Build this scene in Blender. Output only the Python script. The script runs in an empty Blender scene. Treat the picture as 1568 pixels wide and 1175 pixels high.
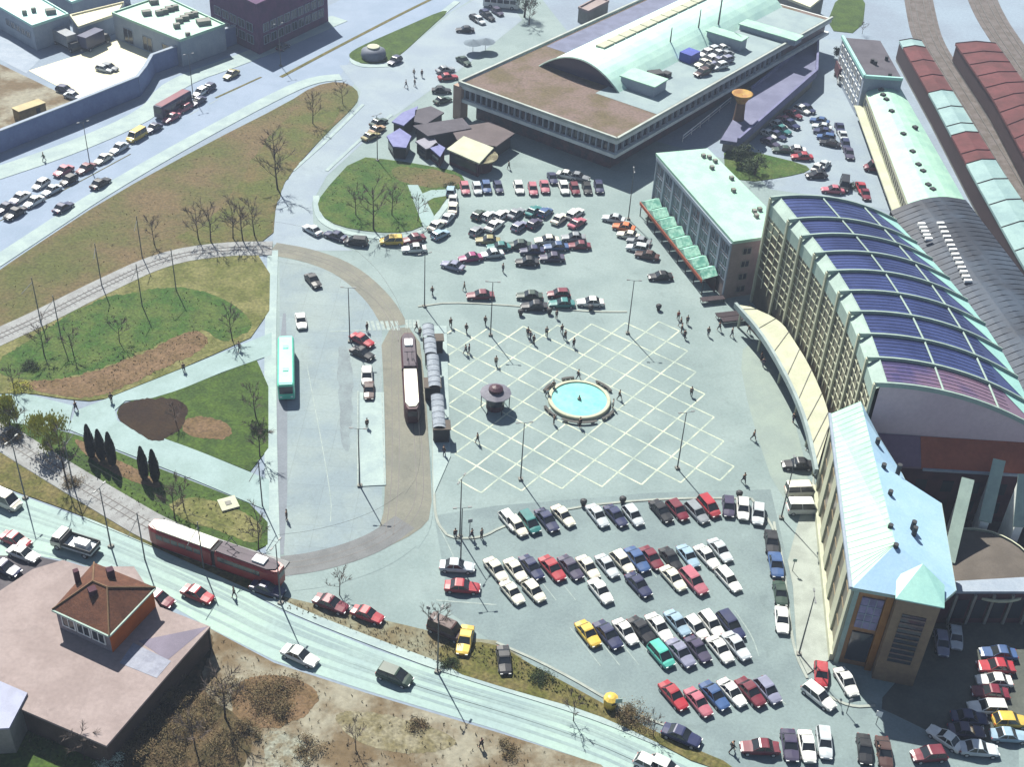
import bpy, math, random
from mathutils import Matrix, Vector
from mathutils.geometry import tessellate_polygon
R = random.Random(7)
# ------------------------------------------------------------------ scene, camera
sc = bpy.context.scene
COL = sc.collection
F, PITCH, ROLL, HC = 1975.9, 0.649133, 0.0604743, 119.72
cp, sp, cr, sr = math.cos(PITCH), math.sin(PITCH), math.cos(ROLL), math.sin(ROLL)

def G3(px, py, z=0.0):
    "surveyed point of the photograph -> real place at height z"
    a, b = px - 784, py - 587.5
    u = cr * a + sr * b
    v = -sr * a + cr * b
    d = (u, F * cp - v * sp, -F * sp - v * cp)
    t = (z - HC) / d[2]
    return Vector((d[0] * t, d[1] * t, z))

def G(px, py, z=0.0):
    p = G3(px, py, z)
    return (p.x, p.y)

def GP(pts, z=0.0):
    return [G(x, y, z) for x, y in pts]

cam = bpy.data.cameras.new('camera')
cam.lens = F / 1568 * 36
cam.sensor_width = 36
cam.clip_end = 3000
co = bpy.data.objects.new('camera', cam)
COL.objects.link(co)
co.matrix_world = Matrix.Translation((0, 0, HC)) @ Matrix.Rotation(math.pi / 2 - PITCH, 4, 'X') @ Matrix.Rotation(ROLL, 4, 'Z')
sc.camera = co

# ------------------------------------------------------------------ light
SUN_EL = math.radians(50)
SH = math.radians(-62.5)                       # direction in which shadows fall
sdir = Vector((-math.cos(SH) * math.cos(SUN_EL), -math.sin(SH) * math.cos(SUN_EL), math.sin(SUN_EL)))
sun = bpy.data.lights.new('sun', 'SUN')
sun.energy = 5.0
sun.angle = math.radians(0.5)
sun.color = (1.0, 0.96, 0.87)
so = bpy.data.objects.new('sun', sun)
COL.objects.link(so)
so.rotation_euler = sdir.to_track_quat('Z', 'Y').to_euler()
w = bpy.data.worlds.new('World')
sc.world = w
w.use_nodes = True
nt = w.node_tree
bg = nt.nodes['Background']
sky = nt.nodes.new('ShaderNodeTexSky')
sky.sky_type = 'NISHITA'
sky.sun_disc = False
sky.sun_elevation = SUN_EL
sky.sun_rotation = math.atan2(sdir.x, sdir.y)
nt.links.new(sky.outputs[0], bg.inputs[0])
bg.inputs[1].default_value = 0.05
sc.view_settings.view_transform = 'Standard'
sc.view_settings.look = 'None'
sc.view_settings.exposure = 1.12
sc.view_settings.gamma = 1

# ------------------------------------------------------------------ air
def make_haze(dens, col):
    me = bpy.data.meshes.new('haze')
    x, y0_, y1_, z0_, z1_ = 440, -120, 720, -1.0, HC + 3
    v = [(a, b, c) for c in (z0_, z1_) for a, b in ((-x, y0_), (x, y0_), (x, y1_), (-x, y1_))]
    me.from_pydata(v, [], [(3, 2, 1, 0), (4, 5, 6, 7), (0, 1, 5, 4), (1, 2, 6, 5), (2, 3, 7, 6), (3, 0, 4, 7)])
    o = bpy.data.objects.new('haze', me)
    COL.objects.link(o)
    o['kind'] = 'stuff'
    m = bpy.data.materials.new('pale_haze')
    m.use_nodes = True
    n = m.node_tree
    n.nodes.remove(n.nodes['Principled BSDF'])
    pv_ = n.nodes.new('ShaderNodeVolumePrincipled')
    pv_.inputs['Color'].default_value = (*col, 1)
    pv_.inputs['Density'].default_value = dens
    pv_.inputs['Anisotropy'].default_value = 0.2
    n.links.new(pv_.outputs[0], n.nodes['Material Output'].inputs['Volume'])
    me.materials.append(m)
make_haze(0.00025, (.66, .78, 1.0))

# ------------------------------------------------------------------ materials
KL = 2.3
def lin(c):
    c /= 255
    return c / 12.92 if c <= .04045 else ((c + .055) / 1.055) ** 2.4

def A(r, g, b, k=KL):
    return tuple(min(.85, lin(x) / k) for x in (r, g, b))

MATS = {}
def mat(name, c, rough=.8, c2=None, scale=.4, var=.12, fine=8., metal=0., bump=0., spec=.3, pw=1., thr=None, blot=0., slab=None):
    "principled with two scales of noise; c2 = second colour mixed in by the large noise"
    if name in MATS: return MATS[name]
    m = bpy.data.materials.new(name)
    m.use_nodes = True
    n = m.node_tree
    L = n.links
    b = n.nodes['Principled BSDF']
    b.inputs['Roughness'].default_value = rough
    b.inputs['Metallic'].default_value = metal
    b.inputs['Specular IOR Level'].default_value = spec
    if var == 0 and c2 is None:
        b.inputs['Base Color'].default_value = (*c, 1)
        MATS[name] = m
        return m
    tc = n.nodes.new('ShaderNodeNewGeometry')
    n1 = n.nodes.new('ShaderNodeTexNoise')
    n1.inputs['Scale'].default_value = scale
    n1.inputs['Detail'].default_value = 6
    n1.inputs['Roughness'].default_value = .62
    L.new(tc.outputs['Position'], n1.inputs['Vector'])
    n2 = n.nodes.new('ShaderNodeTexNoise')
    n2.inputs['Scale'].default_value = fine
    n2.inputs['Detail'].default_value = 3
    L.new(tc.outputs['Position'], n2.inputs['Vector'])
    mx = n.nodes.new('ShaderNodeMix')
    mx.data_type = 'RGBA'
    mx.inputs['A'].default_value = (*c, 1)
    mx.inputs['B'].default_value = (*(c2 or tuple(x * .8 for x in c)), 1)
    rp = n.nodes.new('ShaderNodeMapRange')
    lo, hi = thr or (.36, .64)
    rp.inputs['From Min'].default_value = lo
    rp.inputs['From Max'].default_value = hi
    rp.interpolation_type = 'SMOOTHSTEP'
    L.new(n1.outputs['Fac'], rp.inputs['Value'])
    L.new(rp.outputs[0], mx.inputs['Factor'])
    mr = n.nodes.new('ShaderNodeMapRange')
    mr.inputs['From Min'].default_value = .3
    mr.inputs['From Max'].default_value = .7
    mr.inputs['To Min'].default_value = 1 - var
    mr.inputs['To Max'].default_value = 1 + var
    L.new(n2.outputs['Fac'], mr.inputs['Value'])
    ml = n.nodes.new('ShaderNodeVectorMath')
    ml.operation = 'SCALE'
    L.new(mx.outputs['Result'], ml.inputs[0])
    L.new(mr.outputs[0], ml.inputs['Scale'])
    out = ml.outputs[0]
    if blot:                                     # old patches, dark oil blots and fine cracks
        def fac(node_out, lo_, hi_, a_, b_):
            q = n.nodes.new('ShaderNodeMapRange')
            q.interpolation_type = 'SMOOTHSTEP'
            for nm_, v_ in (('From Min', lo_), ('From Max', hi_), ('To Min', a_), ('To Max', b_)): q.inputs[nm_].default_value = v_
            L.new(node_out, q.inputs['Value'])
            return q.outputs[0]
        n3 = n.nodes.new('ShaderNodeTexNoise')
        n3.inputs['Scale'].default_value = .33
        n3.inputs['Detail'].default_value = 4
        n3.inputs['Distortion'].default_value = 1.2
        L.new(tc.outputs['Position'], n3.inputs['Vector'])
        v3 = n.nodes.new('ShaderNodeTexVoronoi')
        v3.feature = 'DISTANCE_TO_EDGE'
        v3.inputs['Scale'].default_value = .13
        n4 = n.nodes.new('ShaderNodeVectorMath')
        n4.operation = 'MULTIPLY_ADD'
        n4.inputs[1].default_value = (3, 3, 0)
        L.new(n2.outputs['Color'], n4.inputs[0])
        L.new(tc.outputs['Position'], n4.inputs[2])
        L.new(n4.outputs[0], v3.inputs['Vector'])
        fs_ = [fac(n3.outputs['Fac'], .60, .72, 1, 1 - blot), fac(n3.outputs['Fac'], .26, .36, 1 + blot * .7, 1), fac(v3.outputs['Distance'], .004, .012, 1 - blot * .7, 1)]
        if slab:
            br_ = n.nodes.new('ShaderNodeTexBrick')
            br_.offset = 0
            for nm_, v_ in (('Scale', 1.), ('Mortar Size', .05), ('Brick Width', slab[0]), ('Row Height', slab[1]), ('Color1', (1, 1, 1, 1)), ('Color2', (.93, .93, .93, 1)), ('Mortar', (.84, .84, .84, 1))): br_.inputs[nm_].default_value = v_
            L.new(tc.outputs['Position'], br_.inputs['Vector'])
            fs_.append(br_.outputs['Color'])
        for f_ in fs_:
            k_ = n.nodes.new('ShaderNodeVectorMath')
            k_.operation = 'MULTIPLY'
            L.new(out, k_.inputs[0])
            L.new(f_, k_.inputs[1])
            out = k_.outputs[0]
    L.new(out, b.inputs['Base Color'])
    if bump:
        bp = n.nodes.new('ShaderNodeBump')
        bp.inputs['Strength'].default_value = bump
        bp.inputs['Distance'].default_value = .1
        L.new(n2.outputs['Fac'], bp.inputs['Height'])
        L.new(bp.outputs[0], b.inputs['Normal'])
    MATS[name] = m
    return m

def glass(name, c, rough=.08):
    m = mat(name, c, rough, var=0, spec=.6)
    return m

ASPH = mat('old_asphalt', A(174, 195, 194), .85, A(158, 180, 180), .09, .08, 2.5, blot=.09)
LOTASPH = mat('car_park_asphalt', A(160, 181, 182), .85, A(145, 165, 168), .12, .09, 3, blot=.11)
ROADASPH = mat('boulevard_asphalt', A(172, 192, 218), .8, A(160, 182, 208), .1, .06, 3, blot=.06)
LINKASPH = mat('link_road_asphalt', A(170, 188, 204), .8, A(182, 200, 210), .1, .06, 3, blot=.08)
PALEROAD = mat('pale_street_surface', A(202, 234, 220), .75, A(182, 210, 210), .05, .06, 2., blot=.08)
BUSASPH = mat('bus_lane_asphalt', A(164, 184, 192), .85, A(180, 198, 198), .11, .07, 2.5, blot=.09, slab=(5, 4))
STAIN = mat('oily_lane_stain', A(148, 162, 168), .85, A(164, 182, 186), .3, .08, 3)
TRACKC = mat('track_bed_paving', A(160, 160, 146), .85, A(146, 148, 138), .25, .1, 3, blot=.14)
BALLAST = mat('pale_ballast', A(192, 196, 196), .95, A(174, 176, 176), .6, .14, 6, bump=.2)
DBALLAST = mat('brown_ballast', A(140, 132, 130), .95, A(116, 108, 100), .5, .25, 5, bump=.4)
PATHC = mat('park_path_concrete', A(186, 214, 214), .85, A(172, 200, 198), .2, .06, 3, blot=.06)
PAVE = mat('sidewalk_concrete', A(204, 226, 222), .85, A(186, 208, 210), .25, .06, 3)
KERBC = mat('kerb_concrete', A(205, 215, 205), .85, var=.08)
CREAMP = mat('cream_yard_paving', A(252, 248, 212, 1.7), .8, A(246, 240, 204, 1.8), .15, .05, 2)
LINE = mat('cream_road_paint', A(232, 242, 214, 1.9), .7, A(186, 204, 192, 2.1), .4, .14, 3)
WLINE = mat('worn_white_paint', A(196, 212, 206), .7, A(170, 190, 188), 1.2, .1, 5)
GRASSG = mat('spring_grass', A(86, 114, 42), .95, A(66, 94, 36), .3, .36, 2.6, bump=.8, blot=.22)
GRASSD = mat('dense_green_grass', A(66, 106, 36), .95, A(98, 118, 54), .25, .38, 2.6, bump=.8, blot=.25)
GRASSB = mat('dry_brown_grass', A(130, 112, 80), .95, A(104, 110, 58), .07, .32, 2.0, bump=.8, blot=.18)
GRASSY = mat('yellowish_grass', A(146, 144, 92), .95, A(112, 118, 60), .25, .34, 2.2, bump=.8, blot=.2)
GRASSO = mat('olive_verge_grass', A(106, 108, 50), .95, A(134, 124, 78), .35, .4, 2.6, bump=.8, blot=.25)
SOILM = mat('bare_brown_soil', A(142, 116, 88), .95, A(124, 102, 70), .4, .36, 2.4, bump=.8, blot=.2)
SOILD = mat('tilled_dark_soil', A(52, 34, 20), .95, A(62, 44, 22), .3, .3, 2.5, bump=.5)
DIRT = mat('sandy_dirt', A(182, 178, 158), .95, A(132, 114, 86), .11, .16, 1.4, bump=.6, thr=(.40, .60), blot=.2)
TERR = mat('far_yard_surface', A(176, 196, 214), .9, A(164, 180, 198), .05, .08, 1.5)
MINT = mat('mint_sheet_metal', A(200, 246, 220, 2.05), .55, A(184, 234, 212, 2.15), .3, .06, 3, spec=.35, blot=.06)
MINTB = mat('blue_mint_sheet_metal', A(186, 242, 230, 1.8), .5, A(176, 234, 226, 1.9), .3, .05, 3, spec=.4)
MINTW = mat('pale_mint_render', A(205, 232, 220), .8, A(190, 216, 206), .4, .06, 3)
CREAM = mat('cream_concrete', A(240, 244, 214), .8, A(224, 228, 200), .4, .06, 3)
CONC = mat('grey_concrete', A(178, 178, 170), .85, A(160, 160, 152), .4, .08, 3)
STONE = mat('beige_stone_cladding', A(206, 186, 150), .8, A(186, 166, 130), .5, .07, 2)
STONEB = mat('bronze_lit_stone', A(200, 140, 70), .7, A(176, 120, 60), .5, .08, 2)
WHITE = mat('white_paint', (.78, .8, .78), .5, var=.03)
DARK = mat('dark_metal', (.03, .032, .035), .6, var=.1)
POLE = mat('galvanised_pole', (.10, .11, .115), .6, var=.1)
RUB = mat('black_rubber', (.018, .018, .02), .8, var=0)
RIM = mat('grey_wheel_rim', (.35, .36, .37), .4, var=0)
LENS = mat('clear_lamp_lens', (.7, .72, .7), .2, var=0, spec=.6)
REDL = mat('red_lamp_lens', (.35, .01, .01), .3, var=0, spec=.5)
CGL = glass('tinted_car_glass', (.018, .022, .026), .1)
WGL = glass('dark_window_glass', (.03, .035, .045), .12)
BROWNGL = mat('brown_glazing', (.06, .05, .036), .3, (.085, .075, .05), .5, .2, 3, spec=.5)
BLUEGL = mat('blue_roof_glass', (.036, .052, .15), .4, (.020, .030, .095), .1, .12, 3, spec=.25)
RBROWN = mat('brown_gravel_roof', A(150, 130, 122), .95, A(124, 112, 84), .16, .22, 2., blot=.22)
RGREY = mat('dark_grey_roof', A(112, 108, 118), .85, A(98, 94, 104), .3, .1, 3)
RDARK = mat('dark_platform_roof', A(84, 98, 116), .6, A(62, 68, 80), .1, .12, 2)
RRED = mat('red_oxide_roof', A(134, 78, 80), .9, A(112, 66, 66), .25, .15, 2)
RWOOD = mat('red_brown_roof_sheet', A(176, 96, 70, 1.5), .8, A(156, 84, 62, 1.5), .3, .1, 2)
MAUVE = mat('mauve_felt_roof', A(168, 154, 151, 1.6), .9, A(154, 140, 137, 1.6), .2, .08, 2, blot=.10)
TILE = mat('red_brown_tiles', A(124, 80, 58), .85, A(104, 64, 46), .6, .25, 4, bump=.4)
ORANGE = mat('orange_render', A(240, 120, 30), .85, A(220, 110, 30), .5, .08, 3)
BRICK = mat('maroon_brick', A(112, 70, 80), .9, A(94, 60, 74), .5, .12, 2)
PURPLE = mat('maroon_cladding', A(130, 84, 128), .85, A(104, 74, 116), .4, .12, 2)
GREYW = mat('pale_grey_wall', A(196, 210, 226), .85, A(182, 198, 216), .4, .06, 3)
BARK = mat('grey_brown_bark', (.055, .042, .035), .95, var=.25)
TWIG = mat('bare_twigs', (.12, .095, .08), .95, (.095, .075, .065), 1., .25)
LEAFY = mat('yellow_green_leaves', (.40, .38, .06), .8, (.27, .29, .05), 1.5, .25, 3)
LEAFG = mat('dark_green_leaves', (.035, .055, .018), .8, (.02, .035, .012), 1.5, .3, 3)
LEAFB = mat('dry_brown_leaves', (.15, .105, .055), .9, (.115, .095, .045), 1.5, .3, 3)
LEAFC = mat('cypress_foliage', (.012, .014, .009), .9, (.02, .02, .012), 2., .3, 3)
BLOSS = mat('white_blossom', (.42, .48, .42), .8, (.3, .4, .3), 2., .2, 3)
WATER = mat('turquoise_basin_water', A(156, 234, 222, 1.6), .25, A(132, 212, 206, 1.6), .35, .08, 2, bump=.25, spec=.4)
SKIN = mat('skin', (.42, .26, .18), .7, var=0)
PAINT = {}
for nme, c in dict(white=(.62, .63, .60), cream=(.60, .58, .48), silver=(.42, .46, .48), grey=(.2, .22, .24), black=(.012, .013, .016),
                   navy=(.02, .026, .075), blue=(.04, .085, .2), red=(.30, .025, .035), maroon=(.13, .015, .028), pink=(.34, .10, .13),
                   teal=(.03, .15, .145), turquoise=(.07, .40, .32), yellow=(.55, .38, .06), orange=(.5, .14, .05), brown=(.06, .03, .026),
                   violet=(.045, .038, .075), lilac=(.19, .20, .28), olive=(.22, .2, .09), magenta=(.22, .03, .11), darkgreen=(.025, .05, .035), tan=(.3, .2, .12),
                   lightblue=(.24, .35, .43)).items():
    PAINT[nme] = mat(nme + '_car_paint', c, .34, tuple(x * .78 + .02 for x in c), .35, .10, 1.2, spec=.45)
CNAME = dict(darkgreen='dark green', lightblue='light blue')

# ------------------------------------------------------------------ mesh builder
class MB:
    def __init__(s): s.v, s.f, s.m = [], [], []
    def add(s, vs, fs, mi=0):
        o = len(s.v)
        s.v += [tuple(p) for p in vs]
        s.f += [tuple(i + o for i in f) for f in fs]
        s.m += [mi] * len(fs)
        return s
    def box(s, c, d, rz=0, mi=0):
        x, y, z = d[0] / 2, d[1] / 2, d[2] / 2
        ca, sa = math.cos(rz), math.sin(rz)
        vs = [(c[0] + a * x * ca - b * y * sa, c[1] + a * x * sa + b * y * ca, c[2] + e * z) for e in (-1, 1) for a, b in ((-1, -1), (1, -1), (1, 1), (-1, 1))]
        return s.add(vs, [(3, 2, 1, 0), (4, 5, 6, 7), (0, 1, 5, 4), (1, 2, 6, 5), (2, 3, 7, 6), (3, 0, 4, 7)], mi)
    def prism(s, poly, z0, z1, mi=0, bottom=False):
        n = len(poly)
        ar = sum(poly[i][0] * poly[(i + 1) % n][1] - poly[(i + 1) % n][0] * poly[i][1] for i in range(n))
        if ar < 0: poly = poly[::-1]
        o = len(s.v)
        tris = tessellate_polygon([[Vector((x, y, 0)) for x, y in poly]])
        s.v += [(x, y, z1) for x, y in poly]
        for t in tris:
            a, b, c = (poly[i] for i in t)
            up = (b[0] - a[0]) * (c[1] - a[1]) - (b[1] - a[1]) * (c[0] - a[0]) > 0
            s.f.append(tuple(o + i for i in (t if up else t[::-1])))
            s.m.append(mi)
        if z0 is not None and z1 > z0:
            s.v += [(x, y, z0) for x, y in poly]
            for i in range(n):
                j = (i + 1) % n
                s.f.append((o + n + i, o + n + j, o + j, o + i))
                s.m.append(mi)
            if bottom:
                for t in tris:
                    a, b, c = (poly[i] for i in t)
                    up = (b[0] - a[0]) * (c[1] - a[1]) - (b[1] - a[1]) * (c[0] - a[0]) > 0
                    s.f.append(tuple(o + n + i for i in (t[::-1] if up else t)))
                    s.m.append(mi)
        return s
    def quad(s, a, b, c, d, mi=0): return s.add([a, b, c, d], [(0, 1, 2, 3)], mi)
    def tube(s, pts, rad, n=6, mi=0, cap=True):
        pts = [Vector(p) for p in pts]
        if not isinstance(rad, (list, tuple)): rad = [rad] * len(pts)
        o = len(s.v)
        for i, p in enumerate(pts):
            t = (pts[min(i + 1, len(pts) - 1)] - pts[max(i - 1, 0)]).normalized()
            ref = Vector((0, 0, 1)) if abs(t.z) < .9 else Vector((1, 0, 0))
            a = t.cross(ref).normalized()
            b = t.cross(a)
            for k in range(n):
                an = 2 * math.pi * k / n
                s.v.append(tuple(p + (a * math.cos(an) + b * math.sin(an)) * rad[i]))
        for i in range(len(pts) - 1):
            for k in range(n):
                k2 = (k + 1) % n
                s.f.append((o + i * n + k, o + i * n + k2, o + (i + 1) * n + k2, o + (i + 1) * n + k))
                s.m.append(mi)
        if cap:
            s.f.append(tuple(o + k for k in range(n)))
            s.f.append(tuple(o + (len(pts) - 1) * n + n - 1 - k for k in range(n)))
            s.m += [mi, mi]
        return s
    def lathe(s, prof, n=24, c=(0, 0, 0), mi=0):
        o = len(s.v)
        for r, z in prof:
            for k in range(n):
                an = 2 * math.pi * k / n
                s.v.append((c[0] + r * math.cos(an), c[1] + r * math.sin(an), c[2] + z))
        for i in range(len(prof) - 1):
            for k in range(n):
                k2 = (k + 1) % n
                s.f.append((o + i * n + k, o + i * n + k2, o + (i + 1) * n + k2, o + (i + 1) * n + k))
                s.m.append(mi)
        return s
    def strip(s, pts, w, z, z0=None, mi=0):
        "flat ribbon along 2d points; z0 gives it sides"
        L, Rr = offset(pts, w / 2), offset(pts, -w / 2)
        for i in range(len(pts) - 1):
            q = [L[i], Rr[i], Rr[i + 1], L[i + 1]]
            s.quad(*[(x, y, z) for x, y in q], mi=mi)
            if z0 is not None:
                s.quad((*L[i], z0), (*L[i], z), (*L[i + 1], z), (*L[i + 1], z0), mi=mi)
                s.quad((*Rr[i], z), (*Rr[i], z0), (*Rr[i + 1], z0), (*Rr[i + 1], z), mi=mi)
        if z0 is not None:
            s.quad((*L[0], z), (*L[0], z0), (*Rr[0], z0), (*Rr[0], z), mi=mi)
            s.quad((*L[-1], z0), (*L[-1], z), (*Rr[-1], z), (*Rr[-1], z0), mi=mi)
        return s
    def mesh(s, name, mats, smooth=False, origin=(0, 0, 0)):
        me = bpy.data.meshes.new(name)
        ox, oy, oz = origin
        me.from_pydata([(x - ox, y - oy, z - oz) for x, y, z in s.v], [], s.f)
        if not isinstance(mats, (list, tuple)): mats = [mats]
        for m in mats: me.materials.append(m)
        if len(mats) > 1:
            me.polygons.foreach_set('material_index', s.m)
        if smooth: me.polygons.foreach_set('use_smooth', [True] * len(me.polygons))
        me.update()
        return me
    def build(s, name, mats, parent=None, smooth=False):
        o = (0, 0, 0)
        r = parent
        if r:
            while r.parent: r = r.parent
            if r.name not in LOCAL: o = r.location
        ob = bpy.data.objects.new(name, s.mesh(name, mats, smooth, o))
        COL.objects.link(ob)
        ob.parent = parent
        return ob

def offset(pts, d):
    out = []
    n = len(pts)
    for i in range(n):
        a = pts[max(i - 1, 0)]
        b = pts[min(i + 1, n - 1)]
        tx, ty = b[0] - a[0], b[1] - a[1]
        l = math.hypot(tx, ty) or 1
        out.append((pts[i][0] - ty / l * d, pts[i][1] + tx / l * d))
    return out

def resample(pts, step):
    out = []
    for i in range(len(pts) - 1):
        a, b = Vector(pts[i]), Vector(pts[i + 1])
        k = max(1, int((b - a).length / step))
        out += [tuple(a.lerp(b, j / k)) for j in range(k)]
    return out + [tuple(pts[-1])]

def smoothline(pts, it=2):
    for _ in range(it):
        o = [pts[0]]
        for i in range(len(pts) - 1):
            a, b = pts[i], pts[i + 1]
            o += [(a[0] * .75 + b[0] * .25, a[1] * .75 + b[1] * .25), (a[0] * .25 + b[0] * .75, a[1] * .25 + b[1] * .75)]
        pts = o + [pts[-1]]
    return pts

def smoothpoly(pts, it=2):
    for _ in range(it):
        o = []
        n = len(pts)
        for i in range(n):
            a, b = pts[i], pts[(i + 1) % n]
            o += [(a[0] * .75 + b[0] * .25, a[1] * .75 + b[1] * .25), (a[0] * .25 + b[0] * .75, a[1] * .25 + b[1] * .75)]
        pts = o
    return pts

def struct(ob, kind='structure'):
    ob['kind'] = kind
    return ob

LOCAL = set()
def thing(name, label, cat, loc=(0, 0, 0), rz=0, group=None, local=False):
    o = bpy.data.objects.new(name, None)
    if local: LOCAL.add(o.name)
    o.empty_display_size = .3
    COL.objects.link(o)
    o.location = loc
    o.rotation_euler = (0, 0, rz)
    o['label'] = label
    o['category'] = cat
    if group: o['group'] = group
    return o

def tag(o, label, cat, group=None):
    o['label'] = label
    o['category'] = cat
    if group: o['group'] = group
    return o

def copy_tree(o, parent=None):
    c = o.copy()
    COL.objects.link(c)
    c.parent = parent
    for ch in list(o.children): copy_tree(ch, c)
    return c

def paint(o, m):
    o.material_slots[0].link = 'OBJECT'
    o.material_slots[0].material = m

def ragged(pts, amp):
    "worn natural edge"
    r2 = random.Random(len(pts) * 31 + int(pts[0][0]))
    q = resample(list(pts) + [pts[0]], 3.0)[:-1]
    out, o = [], 0
    for i, p in enumerate(q):
        o = o * .6 + r2.uniform(-amp, amp)
        out.append((p[0] + o, p[1] + o * .7 + r2.uniform(-amp, amp) * .4))
    return out
def ground(name, px, m, z, z0=None, sm=0):
    pts = smoothpoly(px, sm) if sm else px
    if sm == 2 and z0 is None: pts = ragged(pts, 1.6)
    return struct(MB().prism(GP(pts), z0, z).build(name, m))

# ------------------------------------------------------------------ ground
struct(MB().prism([(-420, -100), (420, -100), (420, 700), (-420, 700)], None, 0).build('ground', TERR))
ground('plaza', [(412, 385), (440, 300), (480, 230), (560, 100), (720, 0), (800, -40), (1000, 215), (1290, 290), (1300, 640), (1300, 1000), (1420, 1080), (1700, 940), (1700, 1260), (1000, 1260), (900, 1120), (420, 930)], ASPH, .012)
ground('car_park', [(665, 790), (760, 775), (1000, 755), (1180, 750), (1215, 900), (1225, 1010), (1290, 1075), (1560, 1090), (1560, 1250), (1080, 1250), (800, 1015), (690, 940)], LOTASPH, .02)
ground('rear_yard', [(1100, 215), (1250, 60), (1290, 60), (1400, 330), (1250, 300), (1180, 290)], LINKASPH, .02)
ground('boulevard', [(-80, 262), (110, 205), (218, 160), (246, 122), (290, 108), (365, 78), (560, -20), (760, -50), (700, 0), (640, 45), (540, 85), (520, 118), (470, 126), (430, 148), (310, 212), (165, 296), (62, 366), (-80, 455)], ROADASPH, .02)
ground('link_road', [(520, 100), (600, 95), (690, 20), (760, -20), (800, 30), (720, 95), (600, 180), (560, 215), (500, 270), (478, 310), (480, 345), (500, 368), (540, 384), (470, 384), (418, 374), (420, 310), (446, 262), (510, 200), (548, 162), (552, 140)], LINKASPH, .03)
ground('bus_lanes', [(428, 395), (520, 412), (585, 470), (585, 830), (440, 885), (430, 800)], BUSASPH, .022)
ground('oily_lane', [(516, 530), (534, 530), (542, 600), (536, 690), (524, 690), (520, 620)], STAIN, .032, sm=2)
ground('gutter_strip', [(431, 480), (440, 480), (440, 850), (418, 850), (420, 700)], mat('grey_gutter', A(158, 168, 178), .9, A(150, 160, 170), .4, .08, 3), .03, sm=1)  # flat grey strip, slightly darker than the lanes beside it
ground('street', [(-120, 690), (0, 748), (130, 795), (200, 825), (350, 890), (430, 936), (560, 990), (680, 1032), (800, 1066), (900, 1096), (1000, 1140), (1120, 1190), (1200, 1260), (1000, 1220), (900, 1166), (760, 1118), (560, 1058), (420, 1012), (320, 962), (240, 915), (120, 862), (60, 852), (-120, 850)], PALEROAD, .024)
ground('wasteland', [(300, 952), (420, 1016), (560, 1062), (760, 1122), (920, 1172), (1000, 1240), (-120, 1280), (-120, 1100), (0, 1118)], DIRT, .03)
ground('lawn_corner', [(0, 1120), (60, 1085), (165, 1150), (150, 1210), (0, 1230)], GRASSG, .06)
ground('house_yard', [(-60, 850), (60, 853), (110, 864), (50, 882), (0, 912), (-60, 912)], mat('house_yard_paving', A(120, 116, 122), .9, A(100, 96, 104), .3, .12, 2, blot=.15), .028)
ground('rubble_patch', [(402, 1122), (438, 1118), (470, 1138), (480, 1180), (400, 1190), (408, 1150)], mat('pale_rubble', A(176, 180, 164), .95, A(146, 136, 112), .8, .3, 3, bump=.8, blot=.2), .045, sm=2)
ground('weedy_patch', [(500, 1085), (620, 1098), (720, 1140), (640, 1160), (540, 1140)], mat('weedy_soil', A(140, 132, 98), .95, A(168, 162, 136), .5, .34, 2.4, bump=.8, blot=.2), .044, sm=2)
ground('thicket_soil', [(330, 980), (300, 1060), (390, 1110), (380, 1180), (250, 1230), (160, 1200), (150, 1150), (250, 1045), (318, 965)], mat('dark_scrub_soil', A(112, 92, 64), .95, A(88, 80, 50), .35, .34, 2.2, bump=.8, blot=.25), .04, sm=2)  # brown soil under the thicket, dark in its own colour
ground('scrub_patch', [(360, 1045), (420, 1030), (480, 1050), (490, 1075), (450, 1110), (390, 1120), (350, 1090)], SOILM, .05, sm=2)

def grass(name, px, m, sm=1): return ground(name, px, m, .12, 0, sm)
grass('meadow', [(-80, 470), (0, 414), (60, 373), (165, 304), (318, 220), (440, 158), (480, 132), (520, 124), (546, 136), (550, 152), (538, 168), (500, 204), (442, 268), (422, 310), (418, 372), (340, 374), (250, 387), (150, 430), (60, 478), (-80, 545)], GRASSB)
ground('meadow_green_patch', [(250, 372), (320, 340), (360, 290), (400, 220), (470, 150), (530, 160), (500, 200), (442, 266), (421, 312), (417, 368), (340, 372)], mat('mixed_meadow_grass', A(102, 112, 54), .95, A(126, 112, 72), .12, .34, 2.2, bump=.8, blot=.2), .135, sm=2)
grass('lawn_oval', [(-60, 560), (0, 530), (60, 502), (150, 452), (260, 404), (340, 390), (414, 392), (412, 505), (300, 556), (200, 596), (150, 616), (100, 612), (40, 602), (-60, 606)], GRASSY)
ground('lawn_oval_green', [(-20, 566), (60, 512), (140, 462), (210, 446), (290, 440), (350, 460), (396, 500), (340, 530), (310, 498), (220, 540), (110, 580), (30, 585)], GRASSD, .135, sm=2)
ground('soil_wedge', [(298, 500), (330, 530), (250, 565), (170, 605), (110, 612), (55, 600), (20, 586), (110, 582), (210, 548)], SOILM, .14, sm=2)
grass('lawn_triangle', [(411, 546), (411, 734), (300, 690), (205, 655), (182, 644), (178, 630), (192, 616), (232, 612), (275, 598), (340, 572)], GRASSG)
ground('flower_bed', [(178, 630), (195, 615), (240, 611), (276, 612), (290, 630), (275, 660), (240, 682), (205, 660), (182, 645)], SOILD, .14, sm=2)
ground('worn_patch', [(285, 636), (350, 645), (356, 676), (300, 672), (275, 660)], SOILM, .138, sm=2)
grass('lawn_slope', [(-80, 640), (0, 646), (104, 660), (180, 694), (300, 740), (410, 784), (410, 852), (330, 826), (240, 795), (100, 718), (-80, 618)], GRASSG)
ground('sandy_patch', [(250, 768), (320, 762), (405, 800), (400, 840), (330, 812), (280, 800)], GRASSY, .138, sm=2)
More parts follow.
